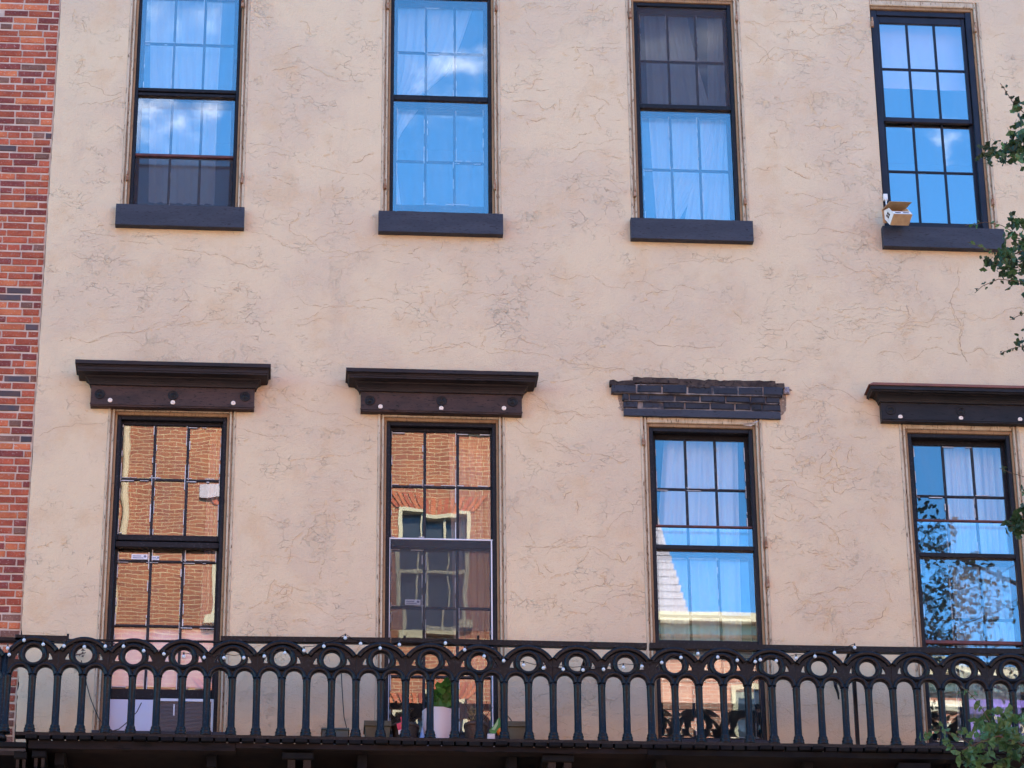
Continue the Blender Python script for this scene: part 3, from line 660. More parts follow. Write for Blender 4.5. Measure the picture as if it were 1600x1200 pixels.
# ------------------------------------------------------------------ cornices over the lower windows
def rosette(parent, x, y, z, m, r=.043):
    MB().disc(x, y, z, [(r, -.01), (r, .006), (r*.78, .010), (r*.72, .004), (r*.5, .004), (r*.44, .010), (r*.2, .012), (r*.12, .018)], 18).build('rosette', m, parent, True)
def button(parent, x, y, z): MB().disc(x, y, z, [(.019, -.002), (.019, .003), (.014, .006), (.005, .0065), (.004, .003)], 14).build('button', M_BUTTON, parent, True)
def cornice(label, fx0, fx1, fzb, fzt, crx0, crx1, ztop, m, ros, btn, flash=None, seed=0):
    YFz = -.065; rr = random.Random(seed)
    o = MB(); nseg = 24
    for k in range(nseg):                     # frieze board with a slightly worn lower edge
        a, b = fx0+(fx1-fx0)*k/nseg, fx0+(fx1-fx0)*(k+1)/nseg; f = lambda X: .003*mnoise.noise(Vector((X*9, seed, .4)))
        o.add([(a,YFz,fzb+f(a)),(b,YFz,fzb+f(b)),(b,YFz,fzt),(a,YFz,fzt),(a,0.05,fzb+f(a)),(b,.05,fzb+f(b)),(b,.05,fzt),(a,.05,fzt)],
              [(0,1,2,3),(0,4,5,1)]+([(0,3,7,4)] if k == 0 else [])+([(1,5,6,2)] if k == nseg-1 else []))
    o.box(fx0-.004, fx1+.004, YFz-.007, YFz-.0005, fzb+.012, fzb+.024)
    frz = o.build('window_cornice', m, bld, org=((fx0+fx1)/2, 0, fzb)); frz['label'] = label
    H = ztop-fzt; ov = fx0-crx0
    prof = [(.004, 0), (.012, .004), (.014, .016), (.020, .030), (.032, .046), (.048, .056), (.050, .064), (ov*.80, .068), (ov*.80, .078), (ov*.84, .084), (ov*.84, H-.046), (ov*.88, H-.042), (ov*.88, H-.036), (ov, H-.032), (ov, H)]
    vs = []; fs = []; nx = 20
    for d, zz in prof:
        dy = d*1.3; row = [(fx0-d, .05, fzt+zz), (fx0-d, YFz-dy, fzt+zz)]
        for k in range(1, nx): row.append((fx0-d+(fx1-fx0+2*d)*k/nx, YFz-dy+.003*mnoise.noise(Vector((k*.9, zz*30, seed))), fzt+zz+.003*mnoise.noise(Vector((k*.7, zz*30, seed+9)))))
        row += [(fx1+d, YFz-dy, fzt+zz), (fx1+d, .05, fzt+zz)]; vs += row
    n = nx+3
    for j in range(len(prof)-1):
        for k in range(n-1): fs.append((j*n+k, j*n+k+1, (j+1)*n+k+1, (j+1)*n+k))
    fs.append(tuple((len(prof)-1)*n+k for k in range(n)))
    MB().add(vs, fs).build('crown_moulding', M_CROWN if m is M_CORN else M_CORN2, frz)
    if flash:
        MB().prism([(fx0-ov-.02, ztop+.0005), (fx1+ov+.02, ztop+.0005), (fx1+ov+.02, ztop+.022), (fx0-ov+.02, ztop+.022)], YFz-ov*1.3-.012, .04).build('flashing', flash, frz)
    for px_, py_ in ros: p = at(px_, py_, YFz); rosette(frz, p.x, YFz, p.z, M_CORN2)
    for px_, py_ in btn: p = at(px_, py_, YFz-.006); button(frz, p.x, YFz-.002, p.z)
    return frz
YZ = -.065
cornice('leftmost dark cornice with brown frieze above the brick reflecting window', ax(141.7, 620, YZ), ax(397.5, 620, YZ), az(270, 636.5, YZ), az(270, 605, YZ), ax(118, 566, -.19), ax(421.7, 574, -.19), az(270, 568.5, -.19), M_CORN, ((156, 616), (270.5, 618), (383, 620)), ((172, 625), (270, 628.5), (364.5, 629.5)), None, 1)
cornice('second dark cornice with brown frieze above the window behind the pots', ax(563.7, 630, YZ), ax(815.5, 630, YZ), az(690, 645, YZ), az(690, 615, YZ), ax(540.7, 580, -.19), ax(840.7, 584, -.19), az(690, 581, -.19), M_CORN, ((578, 626), (690, 627), (801, 628)), ((594.5, 635), (689.5, 637.5), (787.5, 637.5)), None, 2)
cornice('right hand black cornice with peeling frieze and red metal edge on top', ax(1377.2, 645, YZ), ax(1626, 650, YZ), az(1500, 660, YZ), az(1500, 632, YZ), ax(1360, 604, -.19), ax(1648, 606, -.19), az(1500, 606, -.19), M_CORN2, ((1391.5, 641), (1501.5, 643), (1611, 645)), ((1407, 651), (1501.7, 653), (1594, 655)), M_COPPER, 3)
# cream brackets where the plaster is open beside the right cornice
# bare brick lintel over the third window
YL = -.03
lx0, lx1 = ax(975, 645, YL), ax(1220, 650, YL)
lz0, lz1 = az(1097, 651.5, YL), az(1097, 641, YL)
o = MB(); n = 20
for k in range(n):
    a, b = lx0+(lx1-lx0)*k/n, lx0+(lx1-lx0)*(k+1)/n; f = lambda X, s: .004*mnoise.noise(Vector((X*8, s, 4)))
    o.add([(a,YL,lz0+f(a,0)),(b,YL,lz0+f(b,0)),(b,YL,lz1+f(b,1)),(a,YL,lz1+f(a,1)),(a,.05,lz0+f(a,0)),(b,.05,lz0+f(b,0)),(b,.05,lz1),(a,.05,lz1)], [(0,1,2,3),(0,4,5,1),(3,2,6,7)]+([(0,3,7,4)] if k == 0 else [])+([(1,5,6,2)] if k == n-1 else []))
lint = o.build('window_lintel', M_SILL, bld, org=((lx0+lx1)/2, 0, lz0)); lint['label'] = 'bare brick lintel painted black where the cornice has fallen away'
rows_px = [(640, 628.5, 974, 1221, .018, (0, 24, 30, 58, 62, 96, 136, 175, 200, 217, 247)), (628, 616.5, 972, 1220, .034, (0, 11, 42, 83, 122, 162, 201, 224, 248)), (616, 602.5, 955, 1224, .056, (0, 40, 80, 119, 159, 199, 238, 269))]
rb = random.Random(5)
lm_ = MB()
tn = MB(); nn = 44; pl, pr_ = [], []
ctr = at(1097, 624, 0); hx, hz = (lx1-lx0)/2+.05, .155
for k in range(nn):                            # torn edge of the stucco round the lintel
    a_ = 2*math.pi*k/nn; ca_, sa_ = math.cos(a_), math.sin(a_); e_ = .35
    jx = 1+.05*mnoise.noise(Vector((k*.9, 1, 5)))+rb.uniform(-.012, .012); up_ = .075 if sa_ > .2 else 0
    pl.append((ctr.x+math.copysign(abs(ca_)**e_, ca_)*(hx+up_*.8)*jx, ctr.z+math.copysign(abs(sa_)**e_, sa_)*hz*(1+.16*mnoise.noise(Vector((k*1.3, 4, 2))))))
tn.prism(pl, -.0022, .02); tn.build('torn_stucco', mat('exposed_render', (.30,.21,.15), .95, .1, var=(.14,.10,.08), vscale=14, fine=(.42,.34,.28), fscale=40, bump=.01, bscale=40), lint)
for zb_, zt_, pa, pb, prt, cuts in rows_px:
    yy = -prt; za, zt = az(1097, zb_, yy), az(1097, zt_, yy)
    lm_.box(ax(pa+4, zb_, yy), ax(pb-4, zb_, yy), yy+.008, .04, za-.002, zt+.003)
    for k in range(len(cuts)-1):
        x0, x1 = ax(pa+cuts[k]+1, zb_, yy), ax(pa+cuts[k+1]-1, zb_, yy); j = lambda s=.006: rb.uniform(-s, s)
        if x1-x0 < .03: continue
        m_ = M_LBRICK
        bk = MB().bev(x0, x1, yy+j(), .03, za+.004+j(.003), zt-.003+j(.005), .008); bk.v = [(v[0]+j(.004), v[1]+j(.003), v[2]+j(.004)) for v in bk.v]
        bk.build('brick', m_, lint)
lm_.build('mortar', M_LMORT, lint)
p = at(1230, 607, -.05); MB().bev(p.x-.03, p.x+.024, -.03, .03, p.z-.035, p.z+.028, .010).build('brick', mat('lavender_painted_brick', (.32,.28,.31), .8, var=(.10,.09,.11), vscale=22), lint)
for pa, pb, py_, hh, yy in ((953, 992, 597, .045, -.06), (990, 1060, 593, .055, -.05), (1052, 1212, 597, .06, -.045), (1205, 1226, 602, .05, -.04), (1000, 1110, 601, .03, -.055)):
    p0, p1 = at(pa, py_, yy), at(pb, py_+(pb-pa)*.012, yy); m_ = MB(); n = max(4, int((pb-pa)/6)); zc = (p0.z+p1.z)/2
    top = [zc+hh*.5+.016*mnoise.noise(Vector((pa+k*1.7, 2, 0))) for k in range(n+1)]; bot = [zc-hh*.5+.01*mnoise.noise(Vector((pa+k*1.3, 7, 0))) for k in range(n+1)]
    for k in range(n):
        a, b = p0.x+(p1.x-p0.x)*k/n, p0.x+(p1.x-p0.x)*(k+1)/n
        m_.add([(a,yy,bot[k]),(b,yy,bot[k+1]),(b,yy+.012,top[k+1]),(a,yy+.012,top[k]),(a,.02,bot[k]),(b,.02,bot[k+1]),(b,.02,top[k+1]),(a,.02,top[k])], [(0,1,2,3),(0,4,5,1),(3,2,6,7),(0,3,7,4),(1,5,6,2)])
    m_.build('rotten_timber', M_ROT, lint)
# torn strip of paint hanging at the head of that window
p = at(1172, 663, -.03); MB().add([(p.x-.06,-.03,p.z+.005),(p.x+.05,-.05,p.z+.012),(p.x+.075,-.045,p.z+.03),(p.x+.01,-.02,p.z-.012),(p.x-.05,-.01,p.z-.002)], [(0,1,2,3,4)]).build('paint_strip', M_PUTTY, Lw[2])

# ================================================================== brick neighbour at the left
nb = thing('brick_building', (XB-3, .02, 0), 'red brick building adjoining the tan stucco front at the far left', 'building')
MB().box(-9, XB-.004, .022, 8, 0, BZ1+.5).build('wall', M_MORTAR, nb)
CH, BL = .0676, .212
rb = random.Random(3)
def brick_mesh(L_, seed):
    r2 = random.Random(seed); j = lambda s=.003: r2.uniform(-s, s)
    b = MB().bev(0, L_-.014, -.003, .012, 0, CH-.0155, .003); b.v = [(v[0]+j(), v[1]+j(.002), v[2]+j()) for v in b.v]
    return b
def bmats(seed): return [brick_mesh(BL, seed).mesh('brick', m) for m in M_BRICKS], [brick_mesh(BL/2, seed).mesh('brick', m) for m in M_BRICKS]
VAR = [bmats(s) for s in range(4)]
rest = [MB() for _ in M_BRICKS]
zc = 8.2; k = 0; count = 0
def pick(): return rb.choices(range(5), (46, 22, 24, 6, 2.5))[0]
while zc < 16.35:
    header = (k % 8 == 5); Lb = BL/2 if header else BL
    left_edge = at(0, 600, 0).x
    # visible left end of this course
    lo = -2.55
    x = XB-.008; 
    off = 0 if k % 2 else BL/2
    xs_ = []
    cur = XB-.006-(rb.uniform(.05, .12) if k % 2 else rb.uniform(.1, .2))
    start = cur
    xs_.append((start, XB-.006))
    while cur > lo: xs_.append((cur-Lb, cur)); cur -= Lb
    pv = [(ax(0, 0, 0), az(0, 0, 0)), (ax(0, 1200, 0), az(0, 1200, 0))]
    xl = pv[1][0]+(pv[0][0]-pv[1][0])*(zc-pv[1][1])/(pv[0][1]-pv[1][1])
    for (x0, x1) in xs_:
        i = pick(); v = rb.randrange(4)
        if header and rb.random() < .16: i = 4 if rb.random() < .5 else 3
        if x1 > xl and count < 298:
            ms = VAR[v][0][i]; sx = (x1-x0)/BL
            if sx < .7: ms = VAR[v][1][i]; sx *= 2
            o = place(ms, 'brick', (x0, .018+rb.uniform(-.003, .003), zc+rb.uniform(-.002, .002)), nb, rot=(0, rb.uniform(-.006, .006), 0), scale=(sx, 1, 1)); count += 1
        else:
            bm_ = brick_mesh(x1-x0+.0, rb.randrange(99)); rest[i].add([(p[0]+x0, p[1]+.018, p[2]+zc) for p in bm_.v], bm_.f)
    zc += CH; k += 1
for m_, mm in zip(rest, M_BRICKS):
    if m_.v: o = m_.build('brickwork', mm, nb); o['kind'] = 'stuff'
MB().box(-9.1, XB-.12, -.4, .02, BZ1+.1, BZ1+.5).build('roof_cornice', M_CORN, nb)

# ================================================================== balcony
YR = -.62
XC0, XC1 = ax(53, 1026, YR), ax(1579, 1046, YR); PIT_B = (XC1-XC0)/20
ZB = 8.945                                    # underside of the column bases
ZC = 9.579; ZT = 9.716                         # ring centre, underside of handrail
bal = thing('balcony', (2, YR, ZB), 'long black iron balcony with arched tracery railing across the stucco front', 'balcony')
def arc(cx_, cz_, r, a0, a1, n): return [(cx_+r*math.cos(a0+(a1-a0)*k/n), cz_+r*math.sin(a0+(a1-a0)*k/n)) for k in range(n+1)]
P = PIT_B; hp = P/2; rc_ = .0290
zsp = 9.419                                   # spring of the small arches
RBIG = .225; apex = ZT+.006; zbc = apex-RBIG
rs = P/4-rc_                                  # radius of the small arch openings
def panel_mesh():
    cu = bpy.data.curves.new('tracery', 'CURVE'); cu.dimensions = '2D'; cu.fill_mode = 'BOTH'; cu.extrude = .012; cu.bevel_depth = .004; cu.bevel_resolution = 1
    def spl(pts):
        s = cu.splines.new('POLY'); s.points.add(len(pts)-1); s.use_cyclic_u = True
        for q, (x, z) in zip(s.points, pts): q.co = (x, z, 0, 1)
    an = math.acos(hp/RBIG)
    out = arc(0, zbc, RBIG, math.pi-an, an, 22)
    out += [(hp, zsp), (hp-rc_, zsp)]+arc(P/4, zsp, rs, 0, math.pi, 14)[1:-1]+[(rc_, zsp), (-rc_, zsp)]+arc(-P/4, zsp, rs, 0, math.pi, 14)[1:-1]+[(-hp+rc_, zsp), (-hp, zsp)]
    spl(out); spl(arc(0, ZC, .068, 0, 2*math.pi*23/24, 23))
    for s in (-1, 1): spl([(s*q[0], q[1]) for q in ((.113, ZC+.030), (.126, ZC+.016), (.139, ZC-.006), (.150, ZC-.040), (.132, ZC-.043), (.104, ZC-.044), (.113, ZC-.012))])
    ob = bpy.data.objects.new('tmp', cu); dg = bpy.context.evaluated_depsgraph_get()
    me = bpy.data.meshes.new_from_object(ob, preserve_all_data_layers=False, depsgraph=None)
    bpy.data.objects.remove(ob)
    mb = MB(); mb.add([(v.co.x, -v.co.z, v.co.y) for v in me.vertices], [tuple(p.vertices) for p in me.polygons])
    A = lambda pts, y=0: [(x, y, z) for x, z in pts]
    for y in (-.021, ):
        mb.tube(A(arc(0, zbc, RBIG-.018, math.pi-an*1.02, an*1.02, 22), y), .021, 8)
        mb.tube(A(arc(0, ZC, .0855, 0, 2*math.pi, 28), y), .0185, 8)
        for s in (-1, 1): mb.tube(A(arc(s*P/4, zsp, rs+.014, 0, math.pi, 16), y), .016, 8)
    for s in (-1, 0, 1):                      # drop between the small arches
        pass
    me2 = mb.mesh('railing_panel', M_IRON, org=(0, 0, ZB)); bpy.data.meshes.remove(me)
    for p in me2.polygons: p.use_smooth = True
    return me2
PANEL = panel_mesh()
try: PANEL.set_sharp_from_angle(angle=R(38))
except Exception: pass
H = zsp-ZB
COLM = MB().lathe([(.046,0),(.046,.018),(.038,.024),(.043,.032),(.043,.042),(.034,.048),(.038,.056),(.037,.064),(.033,.070),(.0295,.078),(rc_*.95,H*.55),(rc_,H-.03),(.032,H-.022),(.029,H-.012),(.028,H+.02)], n=14).mesh('column', M_IRON, True)
PLINTH = None
rr = random.Random(9)
def bay(x, parent, right=True, both=False):
    pn = place(PANEL, 'railing_panel', (x, YR+rr.uniform(-.004, .004), ZB+rr.uniform(-.004, .003)), parent, rot=(0, rr.uniform(-.004, .004), 0))
    for dx in ((-hp, 0, hp) if both else (-hp, 0)):
        place(COLM, 'column', (x+dx, YR, ZB), pn, rot=(0, rr.uniform(-.005, .005), rr.uniform(0, 3)))
    return pn
NB = 23
for k in range(NB): bay(XC0+k*PIT_B, bal, both=(k == NB-1))
# handrail in pieces
def rail(px0, px1, z0, z1, h, d, parent=bal, yy=YR):
    x0, x1 = ax(px0, 1000, YR), ax(px1, 1000, YR)
    MB().add([(x0,yy-d,z0-h),(x1,yy-d,z1-h),(x1,yy+d,z1-h),(x0,yy+d,z0-h),(x0,yy-d,z0),(x1,yy-d,z1),(x1,yy+d,z1),(x0,yy+d,z0)], [(0,3,2,1),(4,5,6,7),(0,1,5,4),(1,2,6,5),(2,3,7,6),(3,0,4,7)]).build('handrail', M_IRON, parent)
zr = lambda px, py: az(px, py, YR)
rail(24, 105, zr(30, 993.5), zr(105, 995.5), .045, .03); rail(106, 1000, zr(106, 999), zr(1000, 1009), .012, .012)
rail(345, 610, zr(345, 995.5), zr(610, 998), .042, .028); rail(611, 1010, zr(611, 998), zr(1010, 1006.5), .042, .028)
rail(1014, 1330, zr(1014, 1006), zr(1330, 1011.5), .045, .03); rail(1331, 1780, zr(1331, 1011.5), zr(1780, 1018), .045, .03)
MB().bev(ax(106,1000,YR)-.009, ax(106,1000,YR)+.009, YR-.03, YR-.012, zr(106, 1012), zr(106, 992)).build('rail_clip', M_IRON, bal)
for px_ in (632, 747): MB().bev(ax(px_,1000,YR)-.009, ax(px_,1000,YR)+.009, YR-.02, YR+.01, zr(px_, 998)-.004, zr(px_, 994)).build('rail_clip', M_IRON, bal)
# bottom rail, deck planks, beam, soffit and brackets
XL, XRB = ax(24, 1152, YR), 6.6
nseg = 40; br = MB()
for k in range(nseg):
    a, b = XL+(XRB-XL)*k/nseg, XL+(XRB-XL)*(k+1)/nseg; f = lambda X: .003*mnoise.noise(Vector((X*5, 0, 0)))
    br.add([(a,YR-.05,ZB-.028+f(a)),(b,YR-.05,ZB-.028+f(b)),(b,YR-.05,ZB-.002+f(b)),(a,YR-.05,ZB-.002+f(a)),(a,YR+.05,ZB-.028),(b,YR+.05,ZB-.028),(b,YR+.05,ZB-.002),(a,YR+.05,ZB-.002)], [(0,1,2,3),(4,7,6,5),(3,2,6,7),(0,4,5,1)])
br.build('bottom_rail', M_IRON, bal)
pw = .102; n = int((XRB-XL-.1)/pw); PLK = [MB().bev(0, pw-.012-s*.003, 0, .66, -.032, 0, .004).mesh('plank', M_DECK) for s in range(3)]
for k in range(n): place(PLK[rr.randrange(3)], 'plank', (XL+.08+k*pw, YR-.075+rr.uniform(-.02, .015), ZB-.030+rr.uniform(-.006, .002)), bal, rot=(0, rr.uniform(-.02, .02), 0))
def uneven(x0, x1, y0, y1, z0, z1, nm, m, seed):
    n = max(2, int((x1-x0)/.15)); b_ = MB(); f = lambda X, s: .006*mnoise.noise(Vector((X*3, s, seed)))+.003*mnoise.noise(Vector((X*13, s, seed)))
    for k in range(n):
        a, b = x0+(x1-x0)*k/n, x0+(x1-x0)*(k+1)/n
        b_.add([(a,y0+f(a,1),z0+f(a,0)),(b,y0+f(b,1),z0+f(b,0)),(b,y0+f(b,2),z1),(a,y0+f(a,2),z1),(a,y1,z0),(b,y1,z0),(b,y1,z1),(a,y1,z1)], [(0,1,2,3),(0,4,5,1),(3,2,6,7),(4,7,6,5)]+([(0,3,7,4)] if k == 0 else [])+([(1,5,6,2)] if k == n-1 else []))
    return b_.build(nm, m, bal)
zbt = ZB-.066
uneven(ax(45, 1165, YR), ax(368, 1165, YR), YR-.045, YR+.06, az(200, 1174, YR), zbt, 'edge_beam', M_BEAM, 1)
uneven(ax(368, 1165, YR)+.004, ax(1010, 1165, YR), YR-.05, YR+.06, az(700, 1177, YR), zbt, 'edge_beam', M_BEAM, 2)
uneven(ax(1010, 1165, YR)+.004, XRB, YR-.05, YR+.06, az(1300, 1187, YR)-.0, zbt-.002, 'edge_beam', M_DECK, 3)
for k in range(8):                            # joists under the deck
    x = XL+.3+k*1.15; MB().box(x, x+.07, YR+.062, -.02, ZB-.22, ZB-.0845).build('joist', M_DECK, bal)
MB().box(XL, XRB, YR+.063, -.01, ZB-.084, ZB-.0645).build('soffit', M_DECK, bal)
def bracket(pa, pb, pt, parent):
    yy = YR-.02; x0, x1 = ax(pa, pt, yy), ax(pb, pt, yy); z1 = az((pa+pb)/2, pt, yy)
    o = MB().bev(x0, x1, yy, -.01, z1-.055, z1, .008).build('bracket', M_DECK, parent)
    w = (x1-x0)
    for q in (.18, .68):
        xa = x0+w*q; pr = [(yy+.02, z1-.056), (yy+.03, z1-.12), (yy+.08, z1-.2), (yy+.18, z1-.3), (yy+.32, z1-.42), (-.012, z1-.6), (-.012, z1-.056)]
        n = len(pr); vs = [(xa, a_, b_) for a_, b_ in pr]+[(xa+w*.24, a_, b_) for a_, b_ in pr]
        MB().add(vs, [tuple(range(n)), tuple(range(2*n-1, n-1, -1))]+[(k, n+k, n+(k+1) % n, (k+1) % n) for k in range(n)]).build('scroll', M_IRON, o)
for pa, pb, pt in ((50, 72, 1172), (441, 490, 1175), (848, 897, 1179), (1405, 1454, 1191)): bracket(pa, pb, pt, bal)
# iron stays from railing to wall
for x_, ya in ((920, 1013), (1328, 1018)):
    p = at(x_, ya, YR+.03); q = at(x_-14, 1040, -.1)
    MB().tube([p, (p.x-.03, YR+.25, p.z-.08), (q.x, -.12, q.z-.1), (q.x, -.02, q.z-.1)], .014, 6).build('stay', M_IRON, bal)
p = at(1306, 1062, -.12)
MB().tube([(p.x+.01,-.02,p.z+.03), (p.x,-.1,p.z), (p.x-.01,-.14,p.z-.06), (p.x+.008,-.14,p.z-.12), (p.x+.012,-.13,p.z-.17)], .022, 7, .006).build('wall_hook', M_IRON, bld)
px_ = 1334; MB().bev(ax(px_,1100,YR+.2), ax(px_,1100,YR+.2)+.03, YR+.19, YR+.22, ZB-.02, az(px_, 1015, YR+.2)).build('post', M_IRON, bal)

# neighbour's balcony end, at the far left
nbal = thing('balcony', (ax(-60, 1150, YR), YR, ZB-.06), 'end of the neighbouring black iron balcony in front of the brick wall', 'balcony')
xo = ax(4, 1100, YR)
pn = place(PANEL, 'railing_panel', (xo-hp, YR+.01, ZB-.045), nbal)
for dx in (-hp, 0): place(COLM, 'column', (xo-hp+dx, YR+.01, ZB-.045), pn)
place(MB().lathe([(.05,0),(.05,.03),(.04,.04),(.036,.05),(.034,H),(.034,H+.22)], n=12).mesh('post', M_IRON, True), 'post', (xo-.002, YR+.01, ZB-.055), nbal)
x0, x1 = ax(-120, 1150, YR), ax(26, 1150, YR)
MB().bev(x0, x1, YR-.03, YR+.03, zr(10, 1003.5), zr(10, 997)).build('handrail', M_IRON, nbal)
x1 = ax(42, 1160, YR)
MB().bev(x0, x1, YR-.06, -.02, az(20, 1167, YR-.06), az(20, 1159, YR-.06)).build('deck_edge', M_DECK, nbal)
MB().bev(x0, x1-.005, YR-.03, YR+.08, az(20, 1175, YR), az(20, 1167.5, YR)).build('edge_beam', mat('pale_grey_edge', (.07,.065,.075), .6, var=(.045,.04,.05), vscale=6), nbal)
bracket(22, 42, 1174, nbal)

# ------------------------------------------------------------------ string of globe lights on the railing
BUL = [(12,1013),(14.3,1023),(37.5,1000.5),(67.5,1007),(100,1009.5),(131.8,1011),(164.5,1010),(193,1010),(224.5,1017),(256,1022),(287,1026),(319,1027.5),(350,1028),(381,1028),
       (413,1025.5),(445,1020.5),(475,1016.7),(506,1010),(539.5,997),(563.5,1006),(594,1013),(624,1007.5),(696,1005),(726,1015.5),(756.5,1025.5),(787,1032.5),
       (818,1039.5),(849,1044),(880,1046),(911,1047),(943,1046),(974,1043),(1003,1041.5),(1034,1035.5),(1064,1027.5),(1090.5,1021.5),(1121.5,1027),(1152,1032),(1180,1034),(1188,1031),
       (1213,1033),(1244,1028.7),(1273.5,1025.7),(1304,1020),(1335.5,1012)]
YS = YR-.05
p0 = at(*BUL[0], YS)
sl_ = thing('string_lights', p0, 'string of small white globe bulbs looped along the balcony railing', 'string lights')
M_BULB = mat('frosted_bulb', (.52,.58,.64), .35, .5); M_WIRE = mat('black_wire', (.02,.02,.022), .6)
BM = MB().lathe([(.002,-.014),(.008,-.0115),(.0128,-.005),(.0138,.001),(.012,.008),(.007,.013),(.002,.016)], n=10).mesh('bulb', M_BULB, True)
SM = MB().lathe([(.006,.012),(.0065,.03),(.004,.036)], n=7).mesh('socket', M_WIRE)
wire = []
for i, (px_, py_) in enumerate(BUL):
    p = at(px_, py_, YS); bo = place(BM, 'bulb', p, sl_); place(SM, 'socket', p, bo)
    q = p+Vector((0, .012, .036))
    if wire: m_ = (wire[-1]+q)/2; wire.append(m_+Vector((0, 0, -.012)))
    wire.append(q)
MB().tube(wire, .0028, 4).build('wire', M_WIRE, sl_)

# loose cables on the wall
def cable(label, pts, Y, r=.004):
    P_ = [at(a_, b_, Y) for a_, b_ in pts]
    tag(MB().tube(P_, r, 5).build('cable', M_WIRE, None, org=P_[-1]), label, 'cable')
cable('thin black cable sagging down the stucco beside the lower left window', [(127,1032),(131,1050),(136,1072),(141,1090),(148,1108),(154,1122),(160,1130),(168,1136),(176,1142),(186,1139),(196,1131),(205,1122),(214,1112),(221,1098)], -.03)
cable('thin dark cable hanging straight behind the railing near the teal planter', [(533,1022),(533,1045),(534.5,1075),(536,1100),(537.5,1120),(541,1135),(543,1150)], -.03)

# ------------------------------------------------------------------ pots on the deck
ZD = ZB-.028; YP = YR+.13
def ztop(px, py, Y=YP): return az(px, py, Y)
def sqpot(name, label, pa, pb, pt, taper, rimh, m, cat='planter', depth=.2, stem=False):
    x0, x1 = ax(pa, pt, YP), ax(pb, pt, YP); zt = ztop((pa+pb)/2, pt); xm = (x0+x1)/2
    t = thing(name, (xm, YP+depth/2, ZD), label, cat)
    hw = (x1-x0)/2; b_ = hw*taper; y0, y1 = YP, YP+depth; dy = depth*(1-taper)/2
    m1 = MB().add([(xm-b_,y0+dy,ZD),(xm+b_,y0+dy,ZD),(xm+b_,y1-dy,ZD),(xm-b_,y1-dy,ZD),(xm-hw*.93,y0+.006,zt-rimh),(xm+hw*.93,y0+.006,zt-rimh),(xm+hw*.93,y1-.006,zt-rimh),(xm-hw*.93,y1-.006,zt-rimh)], [(0,3,2,1),(0,1,5,4),(1,2,6,5),(2,3,7,6),(3,0,4,7)])
    m1.build('pot_body', m, t)
    r = MB(); r.bev(x0, x1, y0-.006, y0+.012, zt-rimh, zt, .004).box(x0, x1, y1-.012, y1+.004, zt-rimh, zt).box(x0, x0+.014, y0+.0125, y1-.0125, zt-rimh, zt).box(x1-.014, x1, y0+.0125, y1-.0125, zt-rimh, zt); r.build('pot_rim', m, t)
    MB().box(x0+.015, x1-.015, y0+.013, y1-.013, zt-.04, zt-.02).build('soil', mat('potting_soil', (.03,.02,.015), .95, bump=.01, bscale=60), t)
    return t, xm, zt
M_OLIVE = mat('olive_plastic', (.075,.078,.058), .55, .35, var=(.06,.062,.048), vscale=5)
M_TEAL = mat('teal_plastic', (.05,.085,.10), .5, .4, var=(.04,.07,.085), vscale=5)
sqpot('window_box', 'shallow teal planter on the deck near the dangling cable', 502, 546, 1137, .82, .018, M_TEAL)
sqpot('planter', 'olive square planter standing left of the pot with a red tag', 569, 612, 1126, .72, .045, M_OLIVE)
t, xm, zt = sqpot('planter', 'olive square planter with a bare stalk standing right of the orange ornament', 786, 826, 1127, .76, .045, M_OLIVE)
MB().tube([(xm-.02,YP+.08,zt-.03),(xm-.03,YP+.07,zt+.03),(xm-.09,YP+.05,zt+.10)], .004, 5).tube([(xm+.0,YP+.08,zt-.03),(xm+.02,YP+.07,zt+.01),(xm+.06,YP+.05,zt+.015)], .004, 5).disc(xm-.09, YP+.05, zt+.105, [(.009,-.004),(.009,.004)], 7).build('stalk', mat('dry_stalk', (.05,.045,.03), .9), t)
M_WOVEN = mat('brown_woven_plastic', (.085,.06,.055), .55, .35, var=(.06,.045,.042), vscale=12)
def roundpot(label, pa, pb, pt, m, weave, taper=.75, name='flower_pot'):
    x0, x1 = ax(pa, pt, YP), ax(pb, pt, YP); zt = ztop((pa+pb)/2, pt); r = (x1-x0)/2; xm = (x0+x1)/2; c = (xm, YP+r, ZD); h = zt-ZD
    t = thing(name, c, label, 'flower pot'); pr = [(r*taper, 0)]
    nrow = 15
    for k in range(nrow):
        u = (k+.5)/nrow; rad = r*(taper+(.95-taper)*u)
        pr += [(rad-.002, (h-.03)*(k+.12)/nrow), (rad+(.004 if weave else 0), (h-.03)*(k+.5)/nrow), (rad-.002, (h-.03)*(k+.9)/nrow)]
    MB().lathe(pr, c, 26, True, False).build('pot_body', m, t, True)
    MB().lathe([(r*.95, h-.03), (r*1.02, h-.028), (r*1.04, h-.012), (r*1.0, h), (r*.92, h), (r*.9, h-.04)], c, 26, False, True).build('pot_rim', m, t, True)
    return t, Vector(c), r, zt
t, c, r, zt = roundpot('dark woven pot with dead stems and a red price tag', 613, 656, 1127, mat('dark_woven_plastic', (.045,.036,.035), .55, .35, var=(.035,.03,.03), vscale=12), True)
dm = MB(); rr = random.Random(4)
for k in range(16):
    a_ = rr.uniform(0, 6.28); q = rr.uniform(0, r*.8); s = Vector((c.x+q*math.cos(a_), c.y+q*math.sin(a_), zt-.03)); e = s+Vector((rr.gauss(0, .05), rr.gauss(0, .03), rr.uniform(.06, .17)))
    dm.tube([s, (s+e)/2+Vector((rr.gauss(0,.02), 0, .01)), e], .0035, 4, .002)
    for z_ in range(2): dm.add([e+Vector((rr.gauss(0,.018), rr.gauss(0,.01), rr.gauss(0,.015))) for _ in range(3)], [(0,1,2)])
dm.build('dead_stems', mat('dead_plant', (.02,.018,.02), .9, var=(.045,.035,.03), vscale=20), t)
p = at(626, 1126, YP-.015)
